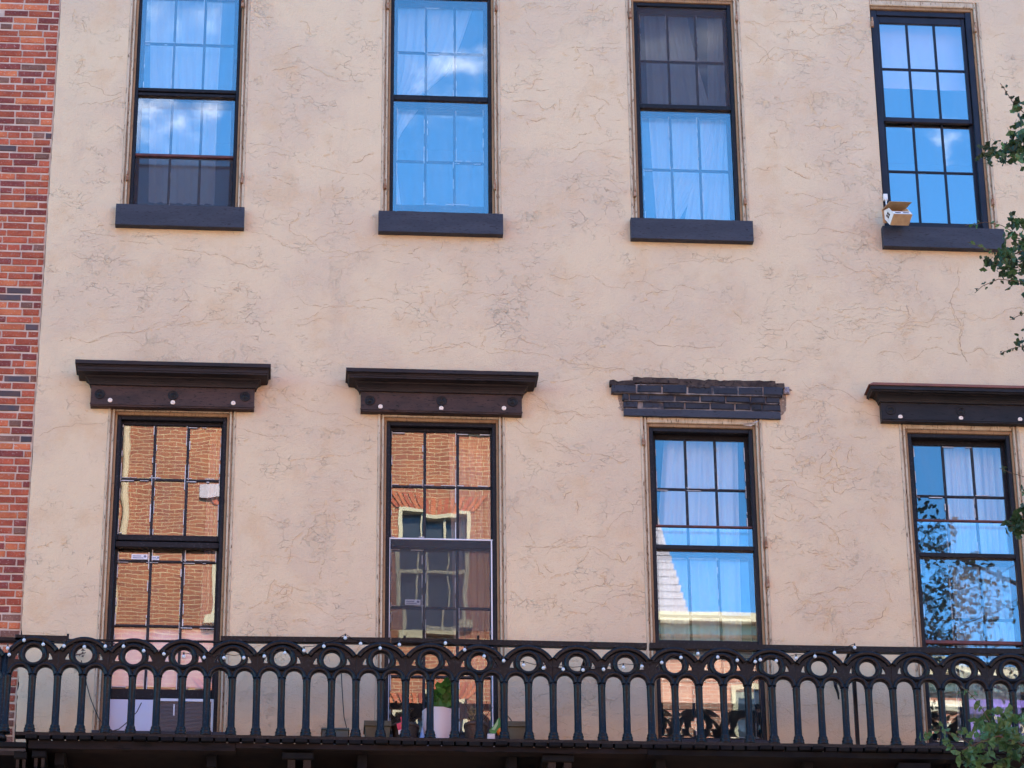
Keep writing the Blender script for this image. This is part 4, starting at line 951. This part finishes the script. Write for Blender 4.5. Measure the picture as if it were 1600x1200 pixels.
tagm = thing('plant_tag', (p.x, YP-.015, p.z), 'red and white plant tag hanging on the dark woven pot', 'tag')
Vp = lambda x, z, y=-.02: (at(x, z, YP+y).x, YP+y, at(x, z, YP+y).z)
def quadpx(parent, nm, pts, m, y=-.02, th=.003):
    n = len(pts); vs = [Vp(x, z, y) for x, z in pts]+[(q[0], q[1]+th, q[2]) for q in [Vp(x, z, y) for x, z in pts]]
    MB().add(vs, [tuple(range(n)), tuple(range(2*n-1, n-1, -1))]+[(k, n+k, n+(k+1) % n, (k+1) % n) for k in range(n)]).build(nm, m, parent)
M_RED = mat('red_card', (.62,.03,.10), .5, var=(.66,.10,.16), vscale=25)
quadpx(tagm, 'tag_top', [(619.5,1131),(631,1127),(632.5,1137.5),(622,1141)], M_RED); quadpx(tagm, 'tag_lower', [(622,1141.2),(632.5,1137.7),(633,1145),(623,1148)], M_WHITE)
quadpx(tagm, 'tag_stem', [(625.5,1121),(629.5,1118),(630.5,1127),(627,1128.6)], M_RED, -.021)
quadpx(tagm, 'tag_logo', [(626,1132.6),(631,1131),(631.2,1133.6),(626.4,1135)], mat('orange_print', (.75,.25,.06), .5), -.0225, .001)
t, c, r, zt = roundpot('brown basket weave pot holding a dried flower head', 726, 763, 1126, M_WOVEN, True)
dh = MB(); rr = random.Random(14); hd = Vector((c.x-.01, c.y, zt+.085))
for k in range(90):
    d_ = Vector((rr.gauss(0,1), rr.gauss(0,1), rr.gauss(0,1))).normalized()*.062*rr.uniform(.6, 1.05); q = hd+Vector((d_.x, d_.y, d_.z*.8)); s = .011
    dh.add([q+Vector((rr.gauss(0,s), rr.gauss(0,s), rr.gauss(0,s))) for _ in range(4)], [(0,1,2),(0,2,3)])
dh.build('flower_head', mat('dried_petals', (.42,.38,.27), .9, var=(.22,.2,.13), vscale=40), t)
st = MB()
for k in range(9): st.tube([(c.x+rr.gauss(0,.04), c.y, zt-.03), (c.x+rr.gauss(0,.05), c.y, zt+rr.uniform(.05,.2))], .003, 4)
st.build('stem', mat('dry_stem', (.05,.04,.03), .9), t)
# white planter with heart shaped leaves
x0, x1 = ax(661, 1104, YP), ax(709.5, 1104, YP); xm = (x0+x1)/2; r = (x1-x0)/2; zt = ztop(686, 1104); h = zt-ZD; c = (xm, YP+r, ZD)
t = thing('tall_planter', c, 'tall dimpled white planter with a green leafy plant', 'planter')
vs = []; fs = []; nn, nr = 40, 16
for j in range(nr+1):
    u = j/nr; rad = r*(.84+.16*min(1, u*1.6))
    for k in range(nn): vs.append((xm+(rad+.004*math.cos(k*math.pi*2/4)*math.cos(j*math.pi))*math.cos(2*math.pi*k/nn), c[1]+(rad+.004*math.cos(k*math.pi/2)*math.cos(j*math.pi))*math.sin(2*math.pi*k/nn), ZD+h*u))
for j in range(nr):
    for k in range(nn): fs.append((j*nn+k, j*nn+(k+1) % nn, (j+1)*nn+(k+1) % nn, (j+1)*nn+k))
MB().add(vs, fs).lathe([(r*.985,h),(r*.93,h),(r*.9,h-.05)], c, nn, False, True).build('pot_body', mat('white_glazed_pot', (.62,.58,.66), .5, .4), t, True)
M_HEART = leaf_material('heart_leaf_green', (.045,.15,.03), (.06,.20,.035))
rr = random.Random(2); sm = MB()
for (px_, py_, s, tilt) in ((690,1075,.075,.2),(699,1068,.06,-.5),(686,1083,.07,.6),(697,1082,.085,.0),(701,1094,.085,-.3),(691,1095,.09,.4),(684,1098,.06,.9),(706,1099,.065,-.8),(695,1100,.07,.1),(704,1072,.045,-1.0),(680,1090,.05,1.0)):
    p = at(px_, py_, YP+r-.03-rr.uniform(0, .08)); pts = [(0,.35),(.28,.52),(.5,.35),(.48,0),(.28,-.32),(0,-.62),(-.28,-.32),(-.48,0),(-.5,.35),(-.28,.52)]
    ct, sn = math.cos(tilt), math.sin(tilt)
    V_ = [(p.x+(x*ct-z*sn)*s*1.25, p.y-.02*(1-abs(x)*2)+rr.uniform(-.01,.01)-z*.03, p.z+(x*sn+z*ct)*s*1.25) for x, z in pts]; cc = (p.x, p.y+.006, p.z)
    MB().add(V_+[cc], [(k, (k+1) % 10, 10) for k in range(10)]).build('leaf', M_HEART, t)
    sm.tube([(xm+rr.gauss(0,.02), c[1], zt-.03), ((xm+p.x)/2, c[1]-.02, (zt+p.z)/2), (p.x, p.y+.01, p.z)], .0035, 5)
sm.build('stem', mat('green_stem', (.06,.13,.04), .7), t)
# small bright things beside the pots
o = thing('paper_cone', Vp(660, 1150, .02), 'light blue paper cone tucked beside the tall white planter', 'paper cone')
pb = Vp(660, 1150, .02); zt = ztop(658, 1133); MB().lathe([(.042,0),(.003,zt-ZD)], (pb[0], YP+.05, ZD), 12).build('cone', mat('blue_paper', (.16,.33,.72), .6, var=(.3,.45,.75), vscale=20), o)
o = thing('toy_bird', Vp(774, 1150, .03), 'bright green and orange ornament between the brown pot and olive planter', 'ornament')
quadpx(o, 'wing', [(764,1141),(772,1133),(777,1124),(780.5,1121),(783,1130),(781,1139),(774,1146),(766,1146)], mat('green_foil', (.02,.28,.07), .35, .5, var=(.03,.16,.05), vscale=30), .03, .03)
quadpx(o, 'wing', [(768,1140),(776,1128),(779,1122),(778,1132),(773,1141)], mat('pale_green_foil', (.25,.5,.3), .35, .5), .024, .004)
p = Vp(782.5, 1142, .0); MB().lathe([(.004,-.035),(.024,-.02),(.032,0),(.022,.022),(.006,.034)], (p[0], YP+.03, p[2]), 12).build('body', mat('orange_plastic', (.75,.20,.02), .45), o, True)
p = Vp(765, 1147, .0); MB().bev(p[0]-.015, p[0]+.045, YP+.02, YP+.08, ZD, p[2]+.012, .006).build('base', M_WHITE, o)
# dried sprig hooked on the wall behind the railing
o = thing('dried_sprig', at(126, 1022, -.05), 'dried brown flower sprig hooked on the wall behind the railing', 'sprig'); p = at(127, 1022, -.05); sp = MB(); rr = random.Random(8)
for k in range(16):
    d_ = Vector((rr.gauss(0,.014), rr.gauss(0,.01), rr.gauss(0,.014))); sp.add([p+d_+Vector((rr.gauss(0,.009),rr.gauss(0,.006),rr.gauss(0,.009))) for _ in range(3)], [(0,1,2)])
sp.tube([p, p+Vector((-.04, .03, .006)), p+Vector((-.06, .05, .0))], .005, 5); sp.build('sprig', mat('dried_brown', (.07,.035,.03), .9), o)

# ------------------------------------------------------------------ bird feeder hung at the navy window
pf = at(1408, 343, -.21)
bf = thing('bird_feeder', pf, 'white house shaped bird feeder hanging tilted at the navy window', 'bird feeder')
M_BFW = mat('white_feeder_board', (.78,.74,.70), .6, var=(.70,.66,.62), vscale=20); M_BFT = mat('tan_feeder_board', (.40,.26,.14), .7, var=(.33,.21,.12), vscale=20); M_DARK = mat('dark_slot', (.02,.018,.018), .9)
def bfb(): return MB()
def comb(a_, b_, c_): return rx*a_+fw*b_+uy*c_
rotm = Matrix((comb(.9, .436, 0), comb(-.24, .496, -.83), comb(-.364, .75, .55))).transposed()   # hangs askew: floor towards the street
def bput(mb, nm, m):
    mb.v = [tuple(rotm @ Vector(v)*1.12+pf) for v in mb.v]; return mb.build(nm, m, bf)
LX_, WY, HW, RZ = .084, .05, .085, .135          # half length, half depth, wall height, ridge
bput(MB().box(-LX_, LX_, -WY, WY, -.005, 0), 'floor', M_BFT)
for s in (-1, 1):
    x0, x1 = (s*LX_-.004, s*LX_) if s > 0 else (s*LX_, s*LX_+.004)
    pr = [(-WY,.0005),(WY,.0005),(WY,HW),(0,RZ),(-WY,HW)]; n = 5
    bput(MB().add([(x0,a_,b_) for a_, b_ in pr]+[(x1,a_,b_) for a_, b_ in pr], [tuple(range(n)), tuple(range(2*n-1, n-1, -1))]+[(k, n+k, n+(k+1) % n, (k+1) % n) for k in range(n)]), 'gable', M_BFW)
    xw = s*(LX_+.0006); wm = MB()
    for dy in (-.011, .011):
        for dz in (.050, .072): wm.box(min(xw, xw+s*.001), max(xw, xw+s*.001), dy-.0085, dy+.0085, dz-.009, dz+.009)
    bput(wm, 'feeder_window', M_DARK)
bput(MB().box(-LX_+.0045, LX_-.0045, -WY, -WY+.004, .0005, .036), 'front_wall', M_BFW); bput(MB().box(-LX_+.0045, LX_-.0045, WY-.004, WY, .0005, HW), 'back_wall', M_BFT)
sl2 = MB()
for x in (-.062, .010): sl2.box(x, x+.052, -WY-.001, -WY-.0003, .012, .024)
bput(sl2, 'feeder_slot', M_DARK)
for s_, d0 in ((1, 1.0), (-1, 1.0)):
    e0, e1 = (WY+.022)*s_*d0, HW-.022
    pr = [(0, RZ+.001), (e0, e1), (e0, e1+.005), (0, RZ+.007)]
    xa, xb = -LX_-.016, LX_+.016
    if s_ < 0: e0, e1 = -(WY+.062), HW-.008; pr = [(0, RZ+.001), (e0, e1), (e0, e1+.005), (0, RZ+.007)]   # front slope hangs well forward
    bput(MB().add([(xa,a_,b_) for a_, b_ in pr]+[(xb,a_,b_) for a_, b_ in pr], [(0,1,2,3),(7,6,5,4)]+[(k, 4+k, 4+(k+1) % 4, (k+1) % 4) for k in range(4)]), 'roof_board', M_BFT)
q = at(1384, 307, -.03); e = pf+rotm @ Vector((-LX_*.8, .01, RZ))
MB().tube([q, q+(e-q)*.5+Vector((0,0,-.01)), e], .005, 6).bev(q.x-.018, q.x+.018, -.03, .0, q.z-.03, q.z+.03, .006).build('hanger', M_BFW, bf)

# ================================================================== ginkgo tree at the right
YT = -5.0
tx = 11.2
tree = thing('ginkgo_tree', (tx, YT, 0), 'green ginkgo tree reaching in from the right with fan shaped leaves', 'tree')
M_LEAF = [leaf_material('ginkgo_leaf', (.026,.062,.022), (.04,.09,.028)), leaf_material('ginkgo_leaf_dark', (.015,.038,.016), (.025,.056,.021)), leaf_material('ginkgo_leaf_pale', (.075,.16,.05), (.055,.125,.04))]
M_BARK = mat('grey_bark', (.14,.115,.095), .9, .1, var=(.09,.075,.06), vscale=5, bump=.02, bscale=14, stretch=(1,1,.3))
M_TWIG = mat('brown_twig', (.10,.07,.05), .85, .1)
def leafmb(v):
    r2 = random.Random(v); n = 8; pts = []
    sp = r2.uniform(.95, 1.2)
    for k in range(n+1):
        a_ = -sp+2*sp*k/n; rad = 1.0+.04*math.sin(k*2.3+v)-(.2 if k == n//2 else 0)
        pts.append((math.sin(a_)*rad, .18*math.cos(a_*2.2)+.1*math.sin(k*1.9), math.cos(a_)*rad))
    vs = [(0,0,0)]+pts; fs = [(0, k, k+1) for k in range(1, n+1)]
    vs += [(-.03,0,0),(.03,0,0),(.02,.25,-.75),(-.02,.25,-.75)]; b_ = len(pts)+1; fs.append((b_, b_+1, b_+2, b_+3))
    return MB().add(vs, fs)
LEAVES = [[leafmb(v).mesh('leaf', m) for v in range(4)] for m in M_LEAF]
rl = random.Random(21)
trunk = MB().tube([(tx,YT,-.02),(tx+.05,YT,2.5),(tx-.05,YT-.05,5.5),(tx,YT,8.5),(tx-.1,YT,11.5),(tx,YT,14.5)], .24, 12, .06).build('trunk', M_BARK, tree, True)
place_l = []                                   # (position, size, kind) of leaves in view
stuff = [MB() for _ in M_LEAF]
def rot_rand(): return Matrix.Rotation(rl.gauss(0, .8), 3, 'Z') @ Matrix.Rotation(rl.gauss(0, .6)+.2, 3, 'X') @ Matrix.Rotation(rl.choice((rl.gauss(3.14, .9), rl.gauss(0, 1.2))), 3, 'Y')
nleaf = 0
def leaf(p, s, kind=None, individual=True):
    global nleaf
    kind = rl.choices((0, 1, 2), (5, 4, 1))[0] if kind is None else kind
    mx_ = rot_rand(); 
    if individual and nleaf < 300:
        o = place(rl.choice(LEAVES[kind]), 'leaf', p, tree, rot=mx_.to_euler(), scale=(s, s, s)); nleaf += 1
    else:
        b_ = leafmb(rl.randrange(4)); stuff[kind].add([tuple(mx_ @ Vector(v)*s+Vector(p)) for v in b_.v], b_.f)
twigs = []
def twig(pts, r0=.006, r1=.002, nm='branch'):
    MB().tube(pts, r0, 5, r1).build(nm, M_TWIG, tree)
def tuft(p, n, spread, s, kind=None, ind=True):
    for _ in range(n if not ind else int(n*1.9+.5)): leaf(Vector(p)+Vector((rl.gauss(0, spread), rl.gauss(0, spread), rl.gauss(0, spread*.8))), s*rl.uniform(.75, 1.2), kind, ind)
def branch(pxs, Y0, n, spread, s, kind=None, r0=.007, gap=16, leaf_from=0.0):
    P_ = [at(a_, b_, Y0) for a_, b_ in pxs]; twig(P_, r0)
    for i in range(len(pxs)-1):
        d = math.hypot(pxs[i+1][0]-pxs[i][0], pxs[i+1][1]-pxs[i][1]); m = max(1, int(d/gap))
        for k in range(m):
            q = P_[i].lerp(P_[i+1], (k+.5)/m)
            if pxs[i][0]+(pxs[i+1][0]-pxs[i][0])*(k+.5)/m > 1625: continue
            tuft(q, n, spread, s, kind)
S_ = .041
# upper twig
branch([(1700,205),(1640,185),(1600,176),(1586,165),(1570,140),(1563,130)], YT, 1, .012, .02, 1, .005, 14)
tuft(at(1592,160,YT), 3, .02, S_); tuft(at(1598,185,YT), 4, .03, S_); tuft(at(1583,166,YT), 2, .015, S_)
# long cluster at mid height
branch([(1700,190),(1640,212),(1600,228),(1570,236),(1545,240),(1528,242)], YT+.1, 4, .035, S_, None, .009, 9)
tuft(at(1590,215,YT), 8, .04, S_); tuft(at(1572,246,YT), 6, .03, S_); tuft(at(1602,245,YT), 8, .04, S_); tuft(at(1600,206,YT), 6, .03, S_)
# big cluster
branch([(1720,350),(1650,372),(1600,392),(1575,400),(1555,414)], YT-.1, 6, .06, S_, None, .010, 11)
tuft(at(1590,375,YT), 12, .06, S_); tuft(at(1575,412,YT), 10, .05, S_); tuft(at(1595,430,YT), 9, .05, S_); tuft(at(1592,352,YT), 8, .045, S_)
branch([(1600,372),(1565,352),(1540,347),(1508,352)], YT, 1, .012, .022, 2, .003, 16)
branch([(1590,412),(1556,396),(1530,385),(1512,378)], YT, 1, .012, .022, 2, .003, 14); tuft(at(1541,408,YT), 2, .012, .03); tuft(at(1552,402,YT), 3, .02, .028)
# thin twigs below it
branch([(1660,430),(1600,440),(1560,436),(1535,447),(1523,458)], YT, 1, .010, .022, 1, .004, 13)
branch([(1660,500),(1606,486),(1590,494),(1578,500)], YT, 1, .014, .024, None, .004, 9); branch([(1650,560),(1600,540),(1580,545),(1562,553)], YT, 1, .014, .022, 1, .004, 9)
tuft(at(1597,530,YT), 3, .03, .026); tuft(at(1602,465,YT), 3, .02, .026)
# beside the lower right window
branch([(1680,770),(1620,800),(1595,818),(1572,822)], YT, 5, .035, S_*.95, None, .008, 8); tuft(at(1590,830,YT), 6, .03, S_); tuft(at(1600,806,YT), 7, .03, S_)
branch([(1640,760),(1600,745),(1577,738),(1562,731)], YT, 0, .01, .022, 1, .003, 12); tuft(at(1567,731,YT), 2, .012, .022, 1); tuft(at(1600,770,YT), 2, .02, .024)
# corner at the bottom right
branch([(1760,1230),(1660,1195),(1600,1165),(1560,1150),(1530,1160),(1505,1172)], YT-.1, 3, .06, .048, 2, .012, 15)
for q in ((1580,1135),(1595,1120),(1560,1128),(1545,1142),(1588,1180),(1555,1185),(1525,1178),(1512,1190),(1600,1150),(1570,1165),(1535,1128)): tuft(at(*q, YT), 5, .055, .048, rl.choice((0, 2, 2)))
branch([(1560,1150),(1530,1100),(1512,1080),(1500,1072)], YT, 1, .02, .03, 2, .003, 14); branch([(1530,1172),(1500,1152),(1470,1142),(1452,1140)], YT, 1, .02, .03, 2, .003, 12)
tuft(at(1450,1147,YT), 2, .015, .03, 2); tuft(at(1500,1186,YT), 3, .02, .034, 0); tuft(at(1483,1161,YT), 2, .015, .03, 2)
# the rest of the crown, outside the frame; it is what the right hand window mirrors
def limb(a_, b_, r0, r1=.02):
    a_, b_ = Vector(a_), Vector(b_); m_ = (a_+b_)/2+Vector((rl.gauss(0,.1), rl.gauss(0,.1), .15)); MB().tube([a_, m_, b_], r0, 7, r1).build('branch', M_BARK, tree)
crown = []
for k in range(16):
    for _ in range(30):
        u = Vector((rl.gauss(0, 1), rl.gauss(0, 1), rl.gauss(0, 1))).normalized()*rl.random()**.4
        q = Vector((tx-.6+u.x*3.6, YT+u.y*2.2, 11.2+u.z*3.6))
        # keep clear of the photographed part of the facade
        d = q-CAMP; pxq = 800+FPX*d.dot(rx)/d.dot(fw); pyq = 600-FPX*d.dot(uy)/d.dot(fw)
        if pxq > 1680 or pyq > 1320 or pyq < -60: 
            if not (pxq < 1680 and q.z > 7 and -60 < pyq < 1320) and pxq > 1660: crown.append(q); break
for q in crown:
    tuft(q, rl.randint(12, 26), .2, .042, None, False)
for q in crown[::6]: limb((tx, YT, min(13.5, max(6, q.z-1))), q, .05)
# sprays mirrored in the right hand window: they stand as far in front of the wall as they appear behind it
def mir(px_, py_, d=5.2): v = at(px_, py_, d); return Vector((v.x, .14-v.y, v.z))
for (px_, py_, n, sp) in ((1450,800,16,.09),(1462,830,16,.1),(1475,850,12,.1),(1448,860,16,.1),(1440,925,24,.12),(1465,915,30,.13),(1490,900,28,.12),(1515,895,18,.1),(1470,955,34,.13),(1500,945,26,.12),(1530,930,16,.1),(1455,990,26,.12),(1490,990,24,.12),(1525,985,12,.1),(1550,960,10,.08),(1560,910,5,.06),(1580,940,4,.05),(1470,1030,20,.12),(1500,1050,12,.12)):
    tuft(mir(px_, py_), int(n*2.2), sp*1.05, .044, None, False)
for pts in (((1380,820),(1450,830),(1490,800)), ((1380,960),(1470,935),(1530,915),(1590,880)), ((1380,1000),(1480,985),(1560,955),(1598,930))): twig([mir(*q) for q in pts], .012, .003)
limb((tx, YT, 10.5), mir(1380, 820), .05, .012); limb((tx, YT, 10), mir(1380, 960), .06, .012); limb((tx, YT, 9.5), mir(1380, 1000), .05, .012)
for q, z0 in (((1700,205),12), ((1720,350),11), ((1660,430),10.5), ((1660,500),10), ((1680,770),9), ((1760,1230),6.5)): 
    a_, b_ = Vector((tx, YT, z0-1.2)), at(*q, YT); limb(a_, b_, .05, .009)
    n_ = int((b_-a_).length/.22)
    for k in range(n_):                        # leafy shoots along the part of the limb outside the picture
        g_ = a_.lerp(b_, (k+.5)/n_)+Vector((0, 0, .12))
        if k > 2 and g_.x > 5.75: tuft(g_, 16, .2, .044, None, False)
for m_, mm in zip(stuff, M_LEAF):
    if m_.v: o = m_.build('foliage', mm, tree); o['kind'] = 'stuff'

# ================================================================== across the street (seen mirrored in the panes)
YO = -24.5
def mo(px_, py_):                              # what stands across the street where the panes show it
    v = at(px_, py_, -YO+.14); return v
ob = thing('brick_building', (-4, YO, 0), 'sunlit brick building across the street mirrored in the two left windows', 'building')
M_OB = brick_wall_material('sunlit_brickwork', (.33,.105,.045), (.245,.07,.034), (.46,.33,.18))
M_CREAM = mat('cream_trim', (.50,.43,.28), .6, var=(.45,.38,.25), vscale=2); M_PANE = mat('dark_pane', (.03,.035,.04), .15, .6)
xe = mo(1012, 800).x; ztopo = mo(265, 664).z+.9
zs_ = mo(690, 795).z
wins = []
wA = mo(690, 795); wB = mo(735, 955); ww = 1.15; wh = 2.05
for cx_ in (mo(678, 800).x, mo(678, 800).x-3.1, mo(678, 800).x+2.9, mo(678, 800).x-6.2):
    for kz in range(5): wins.append((cx_-ww/2, cx_+ww/2, wA.z-wh-kz*3.35, wA.z-kz*3.35))
ow = MB(); xs = sorted({-16., xe}|{q[0] for q in wins}|{q[1] for q in wins}); xs = [q for q in xs if q <= xe]
zz = sorted({0., ztopo}|{q[2] for q in wins if q[2] > 0}|{q[3] for q in wins if q[3] > 0})
for i in range(len(xs)-1):
    for j in range(len(zz)-1):
        cx_, cz_ = (xs[i]+xs[i+1])/2, (zz[j]+zz[j+1])/2
        if any(q[0] < cx_ < q[1] and q[2] < cz_ < q[3] and q[1] <= xe for q in wins): continue
        ow.add([(xs[i],YO,zz[j]),(xs[i+1],YO,zz[j]),(xs[i+1],YO,zz[j+1]),(xs[i],YO,zz[j+1])], [(0,1,2,3)])
ow.box(-16, xe, YO-9, YO-.3, 0, ztopo-.1); ow.build('wall', M_OB, ob)
M_ARCH = brick_wall_material('arch_brick', (.40,.13,.06), (.33,.10,.05), (.55,.44,.33), .075, .6)
for q in wins:
    if q[1] > xe or q[2] < .2: continue
    f = MB(); fwd = .065
    f.box(q[0], q[0]+fwd, YO-.12, YO+.03, q[2], q[3]).box(q[1]-fwd, q[1], YO-.12, YO+.03, q[2], q[3]).box(q[0]+fwd, q[1]-fwd, YO-.12, YO+.03, q[3]-fwd, q[3]).box(q[0]-.08, q[1]+.08, YO-.12, YO+.1, q[2]-.13, q[2]).box(q[0]+fwd, q[1]-fwd, YO-.1, YO, (q[2]+q[3])/2-.03, (q[2]+q[3])/2+.03)
    for k in (1, 2): x = q[0]+(q[1]-q[0])*k/3; f.box(x-.014, x+.014, YO-.1, YO-.03, q[2], q[3]-fwd)
    wf = f.build('window', M_CREAM, ob); MB().box(q[0]+.02, q[1]-.02, YO-.13, YO-.121, q[2], q[3]).build('pane', M_PANE, wf)
    cx_ = (q[0]+q[1])/2
    for k in range(15):                        # flat arch of upright bricks, splayed
        u = (k-7)/7.; x = cx_+u*(ww/2+.03); sp = .22*u
        wdt = .034; MB().prism([(x-wdt, q[3]+.004), (x+wdt, q[3]+.004), (x+wdt+sp, q[3]+.3), (x-wdt+sp, q[3]+.3)], YO+.002, YO+.022).build('brick', M_BRICKS[2] if k % 3 else M_BRICKS[0], wf)
oc = MB()
oc.box(-16.2, xe+.1, YO+.003, YO+.55, ztopo-.25, ztopo+.05).box(-16.1, xe+.05, YO+.003, YO+.3, ztopo-.6, ztopo-.253).box(-16.1, xe+.05, YO+.003, YO+.12, ztopo-.75, ztopo-.603); oc.build('roof_cornice', M_CREAM, ob)
dp = mo(195, 700); MB().tube([(dp.x, YO+.1, 0), (dp.x, YO+.1, ztopo-.7)], .06, 10).build('downpipe', mat('tan_pipe', (.55,.40,.25), .6), ob)
sg = mo(328, 766); t = thing('wall_sign', (sg.x, YO+.05, sg.z-.15), 'white sign board with red strokes fixed to the brick building across the street', 'sign')
MB().box(sg.x-.22, sg.x+.55, YO+.03, YO+.06, sg.z-.13, sg.z+.13).build('board', mat('sign_white', (.46,.38,.40), .7), t)
# pale sided gable and low building mirrored in the two right windows
gb = thing('sided_house', (xe+.6, YO, 0), 'pale sided gable across the street mirrored in the third window', 'house')
g0, g1 = mo(1012, 770), mo(1090, 1010); g = MB().prism([(xe+.003, 0), (g1.x+.1, 0), (g1.x, g1.z), (g0.x+.1, g0.z), (xe+.003, g0.z)], YO-.1, YO-4)
g.build('wall', mat('pale_siding', (.25,.225,.25), .7), gb); sd_ = MB(); zq = 12.
k = 0
while zq < g0.z-.1:
    xr = g0.x+.1+(g1.x-g0.x)*max(0, min(1, (g0.z-zq)/(g0.z-g1.z))); sd_ = MB().box(xe+.01, xr-.05, YO-.098, YO-.088, zq, zq+.118); sd_.build('siding_board', mat('siding_paint', (.29,.26,.29), .7) if k == 0 else bpy.data.materials['siding_paint'], gb); zq += .13; k += 1
lb = thing('low_building', (12, YO, 0), 'lower brick building with a cream cornice across the street mirrored in the right windows', 'building')
zl_ = mo(1100, 972).z; xl0 = g1.x+.12
M_OB2 = brick_wall_material('far_brickwork', (.40,.17,.10), (.33,.13,.08), (.5,.42,.34))
xl1 = mo(1335, 990).x
MB().box(xe+.02, xl0-.005, YO-.08, YO-.001, 0, zl_-.44).build('front_wall', M_OB2, lb)
MB().box(xl0, xl1, YO-9, YO, 0, zl_-.05).build('wall', M_OB2, lb)
MB().box(xe+.02, xl1, YO+.003, YO+.5, zl_-.16, zl_).box(xe+.02, xl1, YO+.003, YO+.32, zl_-.34, zl_-.163).box(xe+.02, xl1, YO+.003, YO+.15, zl_-.42, zl_-.343).build('roof_cornice', M_CREAM, lb)
for cx_ in (xl0+.9,):
    for kz in range(4):
        z1 = zl_-1.1-kz*3.3; f = MB().box(cx_-.5, cx_-.4, YO+.003, YO+.06, z1-1.9, z1).box(cx_+.4, cx_+.5, YO+.003, YO+.06, z1-1.9, z1).box(cx_-.4, cx_+.4, YO+.003, YO+.06, z1-.1, z1).box(cx_-.6, cx_+.6, YO+.003, YO+.1, z1-2.0, z1-1.903)
        wf = f.build('window', M_CREAM, lb); MB().box(cx_-.4, cx_+.4, YO+.004, YO+.012, z1-1.9, z1-.1).build('pane', M_PANE, wf)
zh = mo(1500, 1045).z
hb = thing('shop_building', (xl1+3, YO, 0), 'low striped shop across the street mirrored at the foot of the right window', 'building')
MB().box(xl1+.01, 30, YO-9, YO-.01, 0, zh-.04).build('wall', M_OB2, hb)
st_ = mat('cream_band', (.66,.56,.42), .7); z_ = zh-.25
while z_ > zh-6: MB().box(xl1+.01, 30, YO-.009, YO+.02, z_-.14, z_).build('band', st_, hb); z_ -= .33
MB().box(xl1+.01, 30, YO+.003, YO+.3, zh-.2, zh).build('roof_cornice', M_CREAM, hb)
pb0, pb1 = mo(1508, 1095), mo(1600, 1170)
t = thing('banner', (pb0.x, YO+.1, pb1.z), 'purple banner with cream letter shapes across the street mirrored low in the right window', 'banner')
MB().box(pb0.x, pb1.x+1, YO+.11, YO+.14, pb1.z-.6, pb0.z).build('cloth', mat('purple_cloth', (.16,.10,.36), .7), t)
for k, (dx, dz) in enumerate(((.35,.35),(.35,.85),(1.0,.4))):
    MB().disc(pb0.x+dx, 0, 0, [(.001,0)], 3)
    x, z_ = pb0.x+dx, pb0.z-dz; b_ = MB().box(x-.14, x-.07, YO+.141, YO+.15, z_-.2, z_+.2)
    for u in (-.17, 0, .17): b_.box(x-.069, x+.14, YO+.141, YO+.15, z_+u-.03, z_+u+.03)
    b_.build('letter', M_CREAM, t)
print('leaves', nleaf, 'bricks', count, 'objects', len(bpy.data.objects), 'tris', sum(len(m.polygons) for m in bpy.data.meshes))
